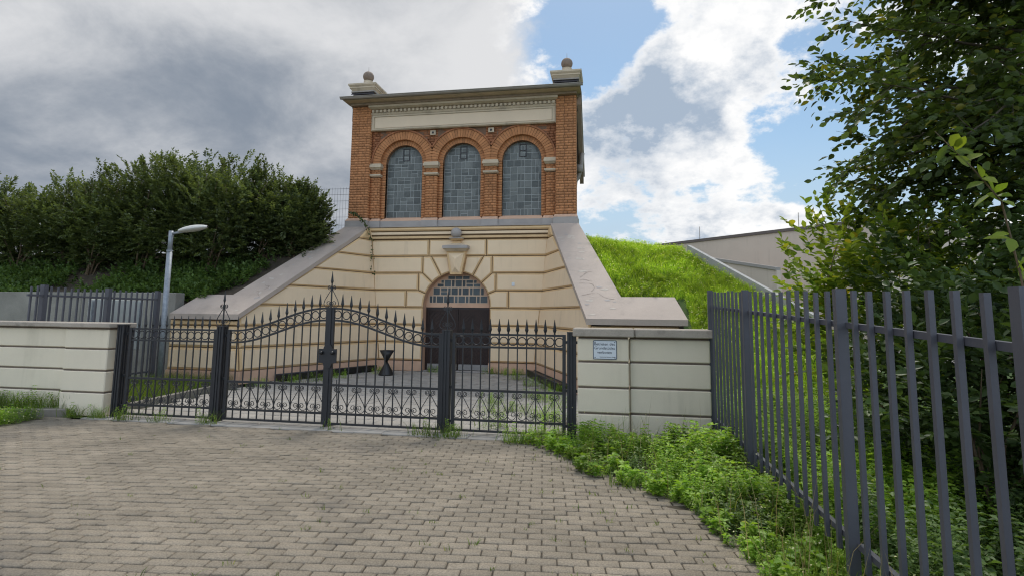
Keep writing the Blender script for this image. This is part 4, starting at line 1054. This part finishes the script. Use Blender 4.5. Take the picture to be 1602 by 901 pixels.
# ------------------------------------------------------------------ white building beyond the grass bank
wb = thing('white_building', (6, 27, 0), 'long pale rendered building beyond the grass bank', 'building')
P0, P1 = Vector((1.5, 31.6)), Vector((9.87, 23.23)); P2 = Vector((22, 27.5))
def vwall(a, b, z0, z1, th=.4):
    d = (b-a).normalized(); nrm_ = Vector((-d.y, d.x))*th
    q = [a, b, b+nrm_, a+nrm_]
    return MB().prism([(p.x, p.y) for p in q], 'z', z0, z1)
zt2 = 5.30
vwall(P0, P1, 0, zt2).build('wall', 'white_render', wb); vwall(P1, P2, 0, zt2).build('wall', 'white_render', wb)
d_ = (P1-P0).normalized(); nn_ = Vector((d_.y, -d_.x))*.06
vwall(P0+nn_, P1+nn_+d_*.06, zt2+.001, zt2+.13, .6).build('roof_edge', 'roofedge', wb); vwall(P1+Vector((.05, -.08)), P2+Vector((.0, -.08)), zt2+.001, zt2+.13, .6).build('roof_edge', 'roofedge', wb)
MB().add([(P0.x, P0.y, zt2+.05), (P1.x, P1.y, zt2+.05), (P2.x, P2.y, zt2+.05), (P2.x, P2.y+16, zt2+.3), (P0.x, P0.y+8, zt2+.3)], [(0, 1, 2, 3, 4)]).build('roof', 'roofedge', wb)
for t in (.18, .60): q = P0.lerp(P1, t+.15); MB().tube([(q.x, q.y, zt2+.1), (q.x, q.y, zt2+.75)], .015, 5).build('lightning_rod', 'zinc', wb)
# sloping wall with coping in front of it, and the white edging of the mound
sw = thing('sloping_wall', (5.2, 24.5, 0), 'pale sloping wall with grey coping in front of the white building', 'wall')
a_, b_ = Vector((3.7, 25.9)), Vector((6.4, 23.2))
def slw(a, b, za, zb, th, lo, m, nm, up=0):
    d = (b-a).normalized(); nr = Vector((d.y, -d.x))*th
    vs = [(p.x, p.y, z) for p, z in ((a, lo), (b, lo), (b, zb), (a, za))]+[(p.x+nr.x, p.y+nr.y, z) for p, z in ((a, lo), (b, lo), (b, zb), (a, za))]
    if up: vs = [(p.x, p.y, z) for p, z in ((a, za), (b, zb), (b, zb+up), (a, za+up))]+[(p.x+nr.x, p.y+nr.y, z) for p, z in ((a, za), (b, zb), (b, zb+up), (a, za+up))]
    return MB().add(vs, [(0, 1, 2, 3), (4, 5, 6, 7)]+[(i, (i+1) % 4, 4+(i+1) % 4, 4+i) for i in range(4)]).build(nm, m, sw)
slw(a_, b_, 4.20, 3.42, .3, 0, 'white_render', 'wall'); slw(a_, b_, 4.203, 3.423, .36, 0, 'greystone', 'coping', .12)
me_ = thing('mound_edging', (2.6, 13.2, 0), 'pale stone edging strip running down the end of the grass bank', 'edging')
E0, E1_ = (1.80, 14.25, 3.30), (3.75, 11.6, 1.62)
for i in range(5):
    def L3(t, dx, dz): return (E0[0]+(E1_[0]-E0[0])*t+dx, E0[1]+(E1_[1]-E0[1])*t+dx*.4, E0[2]+(E1_[2]-E0[2])*t+dz)
    t0, t1 = i/5, (i+1)/5-.004
    vs = [L3(t, dx, dz) for t in (t0, t1) for dx in (0, .09) for dz in (-.35, .06)]
    MB().add(vs, [(0, 1, 3, 2), (4, 6, 7, 5), (0, 4, 5, 1), (2, 3, 7, 6), (0, 2, 6, 4), (1, 5, 7, 3)]).build('edging_stone', 'edging', me_)

# wire mesh fence at the tower corner
wf = thing('wire_fence', (-8.6, 15.75, 4.2), 'dark wire mesh fence between hedge and brick tower', 'fence')
mb = MB()
for i in range(14): x = -9.12+i*.092; mb.box(x-.0022, x+.0022, 15.75, 15.754, 4.15, 5.42)
for z in (4.25, 4.5, 4.75, 5.0, 5.2, 5.38): mb.box(-9.14, -7.90, 15.743, 15.749, z-.0035, z+.0035)
mb.build('wire_mesh', 'lead', wf, kind='stuff'); MB().box(-9.19, -9.13, 15.74, 15.80, 3.9, 5.46).build('post', 'lead', wf)
# ------------------------------------------------------------------ vegetation
def rdir(n): return unit(rng.normal(size=(n, 3)))
def sprig_leaves(starts, dirs, length, nl, ll, lw, flatn=None, droop=.1, splay=.9, nj=.42, rnd=False):
    # leaves set alternately along twigs: starts (k,3), dirs (k,3)
    k_ = len(starts); t = np.tile(np.linspace(.12, 1.0, nl), k_); i = np.repeat(np.arange(k_), nl)
    ln = np.broadcast_to(length, (k_,))[i]
    d = dirs[i]; up = np.array([0, 0, 1.])
    side = unit(np.cross(d, up)+1e-6)
    sg = np.where((np.arange(k_*nl) % 2) == 0, 1., -1.)[:, None]
    p = starts[i]+d*(t*ln)[:, None]-up*(droop*(t*ln)**2)[:, None]+rng.normal(0, .006, (k_*nl, 3))
    ax = d*.75+side*sg*splay+rng.normal(0, .22, (k_*nl, 3)); ax[t > .97] = d[t > .97]
    nr = (up+rng.normal(0, nj, (k_*nl, 3))) if flatn is None else flatn[i]+rng.normal(0, .4, (k_*nl, 3))
    s = rng.uniform(.7, 1.15, k_*nl)
    return (round_leaves if rnd else leaves)(p, ax, nr, ll*s, lw*s)

def bush(name, label, cat, base, crown_c, rad, nclump, nper, ll, lw, leaf='leaf_hedge', nst=7, stem_r=.02, group=None, upshoots=14, shoot=.5, lowcut=None):
    th = thing(name, base, label, cat, group)
    bx, by, bz = base; cx, cy, cz = crown_c; rx, ry, rz = rad
    mb = MB()
    for i in range(nst):
        a = random.uniform(0, 6.28); sp_ = random.uniform(.3, .75)
        tx, ty, tz = cx+math.cos(a)*rx*sp_, cy+math.sin(a)*ry*sp_, cz+rz*random.uniform(-.1, .5)
        sx_, sy_ = bx+random.uniform(-.14, .14), by+random.uniform(-.12, .12)
        m_ = (sx_*.6+tx*.4+random.uniform(-.08, .08), sy_*.6+ty*.4+random.uniform(-.08, .08), bz*.5+tz*.5)
        q = [(sx_, sy_, bz-.1), (sx_*.85+tx*.15, sy_*.85+ty*.15, bz*.75+tz*.25), m_, (tx*.75+m_[0]*.25, ty*.75+m_[1]*.25, tz*.75+m_[2]*.25), (tx, ty, tz)]
        r_ = stem_r*random.uniform(.7, 1.3); mb.tube(q, [r_, r_*.9, r_*.7, r_*.45, r_*.2], 5)
    mb.build('trunk', 'twig', th)
    n = nclump
    d = rdir(n); rr_ = rng.uniform(.12, 1.0, n)**.5
    lump = 1+.16*np.sin(d[:, 0]*5+bx*3)+.14*np.sin(d[:, 2]*6+d[:, 1]*4+bx)
    c = np.array(crown_c)+d*np.array(rad)*(rr_*lump)[:, None]
    if lowcut is not None: c = c[c[:, 2] > lowcut+.75*np.clip((cy-c[:, 1])/ry+.15, 0, .8)*rng.uniform(.6, 1.2, len(c))]
    dd = unit((c-np.array(crown_c))/np.array(rad)*.8+np.array([0, 0, .55])+rng.normal(0, .35, (len(c), 3)))
    parts = [(*sprig_leaves(c, dd, rng.uniform(.22, .42, len(c)), nper, ll, lw, droop=.2, rnd=leaf != 'leaf_hedge'), 0)]
    if upshoots:
        a = rng.uniform(0, 6.283, upshoots); q = np.sqrt(rng.uniform(0, .8, upshoots))
        s0 = np.stack([cx+rx*q*np.cos(a), cy+ry*q*np.sin(a), cz+rz*np.sqrt(1-q**2*.9)-.05], 1)
        ds = unit(np.stack([rng.normal(0, .22, upshoots), rng.normal(0, .22, upshoots), np.ones(upshoots)], 1))
        lns = rng.uniform(.4, 1.0, upshoots)*shoot
        parts.append((*sprig_leaves(s0, ds, lns, 14, ll*.9, lw*.9, droop=0, rnd=leaf != 'leaf_hedge'), 0))
        tw = MB()
        for p, q_, l_ in zip(s0, ds, lns): tw.tube([tuple(p-q_*.3), tuple(p+q_*l_)], [.006, .002], 4)
        tw.build('shoots', 'twig', th, kind='stuff')
    fol('crown', parts, [leaf], th); return th

HB = [(-21.6, 5.2), (-20.1, 5.1), (-18.4, 5.25), (-17.1, 5.1), (-15.5, 5.2), (-14.3, 5.3), (-12.9, 6.0), (-11.7, 5.75), (-10.6, 5.5), (-9.55, 5.4), (-8.75, 5.05)]
hl = ['at the far end of the hedge, cut by the picture edge', 'second from the picture edge', 'third from the picture edge', 'fourth from the picture edge', 'fifth from the picture edge',
      'just before the tallest bush', 'rising as the tallest of the hedge', 'right behind the street lamp head', 'with bare stems showing above the coping', 'second from the brick tower', 'nearest to the wire fence and tower']
for i, (x, ztop) in enumerate(HB):
    y = 13.85+.16*math.sin(i*2.1)+(.5 if i > 8 else 0); bz = bank_left(x, y-.5); lo = bz-.35
    cz = (ztop+lo)/2; rz = (ztop-lo)/2
    rx = 1.3+.12*math.sin(i*2.7) if i < 10 else .68
    bush('hedge_bush', 'dark green hedge bush '+hl[i], 'bush', (x, y-.35, bz), (x, y, cz), (rx, 1.05 if i < 10 else .7, rz), 1500 if i > 3 else 1150, 13, .105, .056, group='bushes of the hedge on the bank', nst=9, stem_r=.022, upshoots=int(18+10*math.sin(i*3.3)), shoot=.42+.1*math.sin(i*1.7), lowcut=bz+.05)
# low ground cover on the soil bank
n = 3000; px = rng.uniform(-20, -8.6, n); py = 12.1+rng.beta(1.2, 2.2, n)*1.9
keep = (px < -9.6) | (py > 12.6); keep &= (np.sin(px*1.9)+np.sin(px*.7+2)+rng.normal(0, .5, n) > -.9); px, py = px[keep], py[keep]
ok = (XC-px) > 3.9+(15.58-py)*.33; px, py = px[ok], py[ok]
st = np.array([(a, b, bank_left(a, b)) for a, b in zip(px, py)])
dr = unit(np.stack([rng.normal(0, .5, len(st)), rng.normal(-.2, .5, len(st)), np.ones(len(st))], 1))
fol('ground_cover', [(*sprig_leaves(st, dr, rng.uniform(.15, .42, len(st)), 11, .10, .06, droop=.3), 0)], ['leaf_cover'], label='low leafy ground cover on the earth bank', kind='stuff')

# vine hanging over the coping
vp = [(-7.72, 15.50, 4.62), (-7.45, 15.44, 4.50), (-7.22, 15.38, 4.28), (-7.06, 15.45, 4.0), (-7.0, 15.50, 3.7), (-6.96, 15.50, 3.3), (-6.97, 15.5, 2.95), (-6.95, 15.5, 2.72)]
vn = thing('vine', vp[0], 'thin leafy vine trailing from the brick tower over cream stucco', 'vine')
MB().tube(vp, [.014, .013, .012, .01, .008, .006, .005, .003], 5).build('stem', 'twig', vn)
pts = []; 
for (a, b), k_ in zip(zip(vp, vp[1:]), (26, 24, 16, 9, 7, 6, 4)):
    t = rng.uniform(0, 1, (k_, 1)); pts.append(np.array(a)*(1-t)+np.array(b)*t)
pts = np.concatenate(pts); ax = rdir(len(pts)); ax[:, 2] -= .4; ax[:, 1] -= .3
fol('foliage', [(*leaves(pts+rng.normal(0, .02, pts.shape), ax, np.tile([0, -1., .4], (len(pts), 1))+rng.normal(0, .4, pts.shape), .075, .055), 0)], ['leaf_dark'], vn)

# ---- beech tree on the right
def tree():
    base = (4.75, 6.4, .05)
    th = thing('beech_tree', base, 'big dark leafed tree overhanging the steel fence', 'tree')
    wood = MB(); wood.tube([(4.75, 6.4, -.1), (4.7, 6.42, 1.2), (4.78, 6.35, 2.6), (4.72, 6.4, 4.2), (4.8, 6.45, 6.0), (4.8, 6.5, 7.6)], [.19, .165, .14, .11, .07, .02], 10)
    S_, D_, L_ = [], [], []
    for i in range(104):
        z = 2.6+4.9*(i/104)+random.uniform(-.1, .1)
        a = random.uniform(0, 6.283) if i % 5 < 1 else random.gauss(math.pi*1.02, .85)
        reach = (2.55 if z < 5 else 2.55-.7*(z-5))*random.uniform(.62, 1.08)
        if z < 3.5: reach *= .5+.5*(z-2.6)/.9
        rise_ = random.uniform(-.25, .55)
        dv = Vector((math.cos(a), math.sin(a)*.95, rise_)).normalized()
        p = Vector((4.75, 6.4, z)); q = [tuple(p)]; pts_ = [p.copy()]; cur = dv.copy()
        ns = 8
        for k_ in range(ns):
            p = p+cur*(reach/ns); cur = (cur+Vector((random.gauss(0, .09), random.gauss(0, .09), random.gauss(-.035, .07)))).normalized(); q.append(tuple(p)); pts_.append(p.copy())
        r_ = .012+.010*reach*.5; wood.tube(q, [r_*(1-.88*k_/ns) for k_ in range(ns+1)], 5)
        for k_ in range(2, ns+1):
            for h in range(5 if k_ > 3 else 4):
                b = pts_[k_-1].lerp(pts_[k_], random.random()); sgn = 1 if h % 2 else -1
                sd_ = cur.cross(Vector((0, 0, 1))).normalized()*sgn
                dd = (cur*random.uniform(.45, 1.0)+sd_*random.uniform(.3, .9)+Vector((0, 0, random.gauss(-.10, .42)))).normalized()
                ln_ = random.uniform(.20, .46)
                S_.append(b); D_.append(dd); L_.append(ln_)
                if random.random() < .35: wood.tube([tuple(b), tuple(b+dd*ln_*.95)], [.004, .0015], 3, cap=False)
        S_.append(pts_[-1]-cur*.05); D_.append(cur.copy()); L_.append(.3)
    wood.build('trunk', 'bark', th)
    S_, D_, L_ = np.array(S_), np.array(D_), np.array(L_)
    fol('crown', [(*sprig_leaves(S_, D_, L_, 8, .098, .063, droop=.5, nj=.75, rnd=True), 0)], ['leaf_beech'], th)
tree()
# dogwood shrub behind the fence, yellow green
bush('dogwood_shrub', 'yellow green shrub with big leaves rising above the steel fence', 'shrub', (3.2, 7.4, .05), (3.15, 7.2, 1.75), (1.25, .8, 1.05), 520, 11, .115, .07, 'leaf_dogwood', 10, .014, None, 16, .8)
bush('evergreen_shrub', 'dark shrub behind the steel fence below the tree', 'shrub', (3.5, 5.6, .05), (3.6, 5.7, 1.35), (1.25, 1.1, 1.05), 560, 12, .085, .055, 'leaf_dark', 9, .016, None, 0, .4)
bush('evergreen_shrub', 'dark shrub behind the fence at the picture edge', 'shrub', (4.0, 3.9, .05), (4.1, 4.0, 1.2), (1.25, 1.1, 1.05), 520, 12, .085, .055, 'leaf_dark', 9, .016, None, 0, .4)
bush('evergreen_shrub', 'low dark shrub close behind the middle fence bay', 'shrub', (2.75, 4.9, .05), (2.8, 4.95, 1.0), (.95, 1.2, .85), 480, 12, .08, .052, 'leaf_dark', 8, .014, None, 0, .4)
# near sprig with big bright leaves
sp_ = thing('leafy_shoot', (2.75, 4.1, .05), 'bright green large leafed shoot in front of the dark tree', 'shoot')
q = [(2.75, 4.1, .05), (2.62, 4.05, 1.0), (2.50, 4.0, 1.9), (2.37, 3.9, 2.35), (2.20, 3.85, 2.55), (1.98, 3.8, 2.78)]
MB().tube(q, [.010, .009, .007, .006, .004, .002], 6).build('stem', 'twig', sp_)
pp, dd_ = [], []
for (a, b), k_ in zip(zip(q[1:], q[2:]), (1, 5, 9, 8)):
    for _ in range(k_):
        t = random.random(); pp.append(np.array(a)*(1-t)+np.array(b)*t); dd_.append(np.array([random.gauss(-.2, .6), random.gauss(-.2, .5), random.gauss(-.1, .35)]))
pp, dd_ = np.array(pp), np.array(dd_)
fol('foliage', [(*round_leaves(pp, dd_, np.tile([0, -.5, .8], (len(pp), 1))+rng.normal(0, .35, (len(pp), 3)), rng.uniform(.09, .145, len(pp)), rng.uniform(.05, .08, len(pp)), .12, .2), 0)], ['leaf_bright'], sp_)

# ---- weeds
def weed_template(h, nodes, ll, lw, lean):
    d = np.array([lean*math.cos(1), lean*math.sin(1), 1.]); pos, ax = [], []
    for k_ in range(nodes):
        t = (k_+.7)/nodes; p = d*h*t; a0 = k_*2.4
        br = .10*h*(1.25-t)
        for j in range(4):
            a = a0+j*1.6+random.gauss(0, .25); o = np.array([math.cos(a), math.sin(a), random.uniform(-.1, .5)])
            pos.append(p+o*br*random.uniform(.2, 1.2)); ax.append(o)
    pos, ax = np.array(pos), np.array(ax); nr = np.tile([0, 0, 1.], (len(pos), 1))+rng.normal(0, .35, (len(pos), 3))
    s = rng.uniform(.7, 1.2, len(pos)); return leaves(pos, ax, nr, ll*s, lw*s)
def scatter(tmpls, xyz, scl):
    Vs, Fs, o = [], [], 0; which = rng.integers(0, len(tmpls), len(xyz)); ang = rng.uniform(0, 6.283, len(xyz))
    for (x, y, z), s, w, a in zip(xyz, scl, which, ang):
        V, F = tmpls[w]; c, n_ = math.cos(a)*s, math.sin(a)*s
        Vs.append(np.stack([x+c*V[:, 0]-n_*V[:, 1], y+n_*V[:, 0]+c*V[:, 1], z+s*V[:, 2]], 1)); Fs.append(F+o); o += len(V)
    return np.concatenate(Vs), np.concatenate(Fs)
T1 = [weed_template(random.uniform(.30, .46), random.randint(9, 13), .052, .032, random.uniform(0, .35)) for _ in range(8)]
T3 = [weed_template(random.uniform(.12, .22), 6, .035, .020, .2) for _ in range(5)]
T2 = [weed_template(random.uniform(.10, .18), 5, .06, .042, .2) for _ in range(4)]
# verge in front of the fence: higher towards the fence and the wall
pts, scl = [], []
for _ in range(2600):
    y = random.uniform(1.6, 7.65); vx = verge_x(y); x = random.uniform(vx-.05, 1.5)
    t = min(1, max(0, (x-vx)/.55)); patch = .75+.35*math.sin(x*3.1+y*1.7)*math.sin(y*2.3-x)
    if y > 6.9 and x < -.45 and random.random() < .75: continue
    h = (.28+.72*t)*patch*(1.0 if y < 7 else .75)
    pts.append((x, y, -.01)); scl.append(max(.22, h)*random.uniform(.7, 1.15))
sel = [math.sin(p[0]*2.7+p[1]*1.3)+math.sin(p[1]*3.3-p[0]*1.9)+random.gauss(0, .5) for p in pts]
gA_ = [i for i, q in enumerate(sel) if q < .75]; gB_ = [i for i, q in enumerate(sel) if q >= .75]
T4 = [weed_template(random.uniform(.28, .42), 7, .085, .05, random.uniform(0, .3)) for _ in range(5)]
parts = [(*scatter(T1, [pts[i] for i in gA_], [scl[i] for i in gA_]), 0), (*scatter(T4, [pts[i] for i in gB_[::2]], [scl[i]*.85 for i in gB_[::2]]), 3)]
dryp = np.array([pts[i] for i in rng.choice(len(pts), 150)]); parts.append((*blades(dryp, rng.uniform(.35, .75, 150), rng.normal(0, .25, (150, 3))*[1, 1, 0], np.full(150, .0045)), 4))
low = [(random.uniform(-.06, .5)+verge_x(y), y, 0) for y in [random.uniform(1.8, 7.3) for _ in range(420)]]
parts.append((*scatter(T2, low, [random.uniform(.5, 1.1) for _ in low]), 0))
fp_ = np.array([p for p in pts if random.random() < .35]); fp_[:, 2] = rng.uniform(.12, .42, len(fp_))*np.clip((fp_[:, 0]-np.array([verge_x(y) for y in fp_[:, 1]]))/.5, .25, 1)
parts.append((*leaves(fp_, rdir(len(fp_)), np.tile([0, 0, 1.], (len(fp_), 1)), .016, .014, .1, 0), 1))
gp = np.array([(random.uniform(verge_x(y)-.03, 1.4), y, 0) for y in [random.uniform(1.6, 7.6) for _ in range(700)]]); k_ = len(gp)
parts.append((*blades(gp, rng.uniform(.12, .46, k_), rng.normal(0, .5, (k_, 3))*[1, 1, 0], rng.uniform(.004, .008, k_)), 2))
fol('weeds', parts, ['leaf_weed', 'blossom', 'blade', 'leaf_cover', 'dry_stalk'], label='lush green weeds spilling over the pavers by the steel fence', kind='stuff')
# behind the fence
pts, scl = [], []
for _ in range(5600):
    x = 1.5+random.random()**1.4*5.0; y = random.uniform(.6, 9.6); pts.append((x, y, .0 if random.random() < .6 else random.uniform(.1, .28))); scl.append(random.uniform(.55, 1.0)*(.7+.3*min(1, y/4)))
ib = [i for i, p in enumerate(pts) if p[0] < 2.1+.1*p[1] and p[1] > 4.2]; ic = [i for i in range(len(pts)) if i not in set(ib)]
fol('undergrowth', [(*scatter(T1, [pts[i] for i in ib], [scl[i] for i in ib]), 0), (*scatter(T1, [pts[i] for i in ic], [scl[i] for i in ic]), 1)], ['leaf_weed', 'leaf_cover'], label='dense green undergrowth behind the steel fence', kind='stuff')
# left corner weeds and the grass strip
pts = [(random.uniform(-11, -8.35), random.uniform(6.5, 7.25), 0) for _ in range(650)]; pts = [p for p in pts if p[1] < 7.1+.22*(p[0]+8.7) or p[0] > -8.6]
parts = [(*scatter(T1, pts, [random.uniform(.25, .62) for _ in pts]), 0)]
pf_ = np.array([(p[0]+random.gauss(0, .05), p[1]+random.gauss(0, .05), random.uniform(.05, .2)) for p in pts]); parts.append((*leaves(pf_, rdir(len(pf_)), rdir(len(pf_)), .022, .02), 1))
fol('weeds', parts, ['leaf_weed', 'blossom'], label='low flowering weeds in front of the mossy kerb', kind='stuff')
def grass(name, label, pts, hmin, hmax, wmin=.004, wmax=.008, leaf='blade', extra=None):
    p = np.array(pts); k_ = len(p)
    prt = [(*blades(p, rng.uniform(hmin, hmax, k_), rng.normal(0, .45, (k_, 3))*[1, 1, 0], rng.uniform(wmin, wmax, k_)), 0)]
    return fol(name, prt+(extra or []), [leaf, 'leaf_weed', 'blossom'], label=label, kind='stuff')
pts = [(x, y, .06+.08*max(0, (y-7.2))) for x, y in [(random.uniform(-12.5, -8.3), random.uniform(6.9, 7.7)) for _ in range(5200)] if y > 7.48+.22*(x+8.7)]
grass('grass', 'tufty grass along the left white wall', pts, .08, .30, extra=[(*scatter(T1, [p for p in pts if random.random() < .03], [random.uniform(.4, .8) for _ in pts]), 1)])
pts = [(random.uniform(-10.0, -7.95-.11*(y-8)), y, .02) for y in [random.uniform(8.05, 11.55) for _ in range(6500)]]
grass('grass', 'long lawn grass behind the flat gate panel', pts, .08, .34)
# grass bank
pts, lv = [], []
for _ in range(150000):
    x = random.uniform(-.75, 4.2); y = random.uniform(9.6, 16.2)
    if x < XC+3.55+(15.58-y)*.327 and y > 12.2: continue
    if x < 1.5 and y <= 12.3: continue
    if x > 1.75+.73*(14.2-min(y, 14.2)): continue
    pts.append((x, y, bank_right(x, y)-.01))
P_ = np.array(pts); k_ = len(P_); hs = rng.uniform(.05, .19, k_)*(1+.4*np.sin(P_[:, 0]*2.3)*np.sin(P_[:, 1]*2.9))
prt = [(*blades(P_, hs, rng.normal(0, .5, (k_, 3))*[1, 1, 0], rng.uniform(.006, .013, k_)), 0)]
q = P_[rng.random(k_) < .022]; prt.append((*scatter(T3, q, rng.uniform(.5, 1.3, len(q))), 0))
q = P_[rng.random(k_) < .012]+[0, 0, .14]; prt.append((*leaves(q, rdir(len(q)), rdir(len(q)), .03, .03), 1))
fol('bank_grass', prt, ['leaf_bank', 'blossom'], label='bright weedy grass covering the steep bank', kind='stuff')
# weeds in the courtyard and at the gate foot
spots = [(-1.2, 9.2), (-1.6, 9.6), (-2.0, 9.4), (-1.0, 8.6), (-.9, 10.2), (-1.5, 11.2), (-1.2, 12.0), (-1.9, 13.1), (-2.3, 14.2), (-2.6, 15.3), (-2.9, 15.35), (-3.3, 15.4), (-1.7, 8.2), (-.9, 7.9), (-.8, 9.0), (-5.0, 15.5), (-6.2, 14.6), (-6.8, 13.4), (-7.3, 12.2), (-7.6, 11.4), (-2.2, 10.4), (-1.3, 10.9), (-1.5, 12.6), (-7.0, 12.7), (-4.6, 15.3)]
pts = [(x+random.gauss(0, .14), y+random.gauss(0, .12), 0) for x, y in spots for _ in range(15)]
gp = np.array([(x+random.gauss(0, .16), y+random.gauss(0, .14), 0) for x, y in spots for _ in range(40)]); k_ = len(gp)
fol('weeds', [(*scatter(T1, pts, [random.uniform(.2, .55) for _ in pts]), 0), (*blades(gp, rng.uniform(.06, .26, k_), rng.normal(0, .5, (k_, 3))*[1, 1, 0], rng.uniform(.004, .009, k_)), 1)], ['leaf_weed', 'blade'], label='scattered weeds growing between the courtyard slabs', kind='stuff')
feet = [(-2.55, 7.45, 10), (-2.1, 7.45, 16), (-2.32, 7.40, 10), (-1.0, 7.35, 34), (-.75, 7.3, 34), (-1.25, 7.3, 22), (-.6, 7.05, 16), (-5.8, 7.5, 12), (-6.6, 7.45, 8), (-7.2, 7.45, 14), (-7.7, 7.5, 20), (-8.1, 7.45, 20), (-3.9, 7.5, 4), (-.45, 6.6, 16), (-.2, 6.1, 12), (.1, 5.75, 10)]
gp = np.array([(x+random.gauss(0, .10), y+random.gauss(0, .05), 0) for x, y, c in feet for _ in range(c*5)]); k_ = len(gp)
prt = [(*blades(gp, rng.uniform(.04, .24, k_), rng.normal(0, .6, (k_, 3))*[1, 1, 0], rng.uniform(.004, .009, k_)), 0)]
tp = [(x+random.gauss(0, .08), y+random.gauss(0, .04), 0) for x, y, c in feet for _ in range(c//3)]; prt.append((*scatter(T1, tp, [random.uniform(.2, .6) for _ in tp]), 1))
# tiny tufts in the paver joints
jp = []
for _ in range(260):
    x = random.uniform(-6.5, 1.0); y = random.uniform(2.9, 7.4)
    if random.random() < .35+.65*(x > -2.5): jp += [(x+random.gauss(0, .02), y+random.gauss(0, .008), 0) for _ in range(random.randint(2, 9))]
jp = np.array([p for p in jp if p[0] < verge_x(p[1])]); k_ = len(jp)
prt.append((*blades(jp, rng.uniform(.012, .05, k_), rng.normal(0, .8, (k_, 3))*[1, 1, 0], rng.uniform(.003, .007, k_)), 0))
sk = np.array([(-.25+.075*i+random.gauss(0, .01), 7.5, 0) for i in range(7)]); sk = np.concatenate([sk, sk+[.2, -.1, 0]])
prt.append((*blades(sk, rng.uniform(.3, .52, len(sk)), rng.normal(0, .12, (len(sk), 3)), np.full(len(sk), .005)), 0))
fol('weeds', prt, ['blade', 'leaf_weed'], label='grass tufts at the gate foot and in the paver joints', kind='stuff')
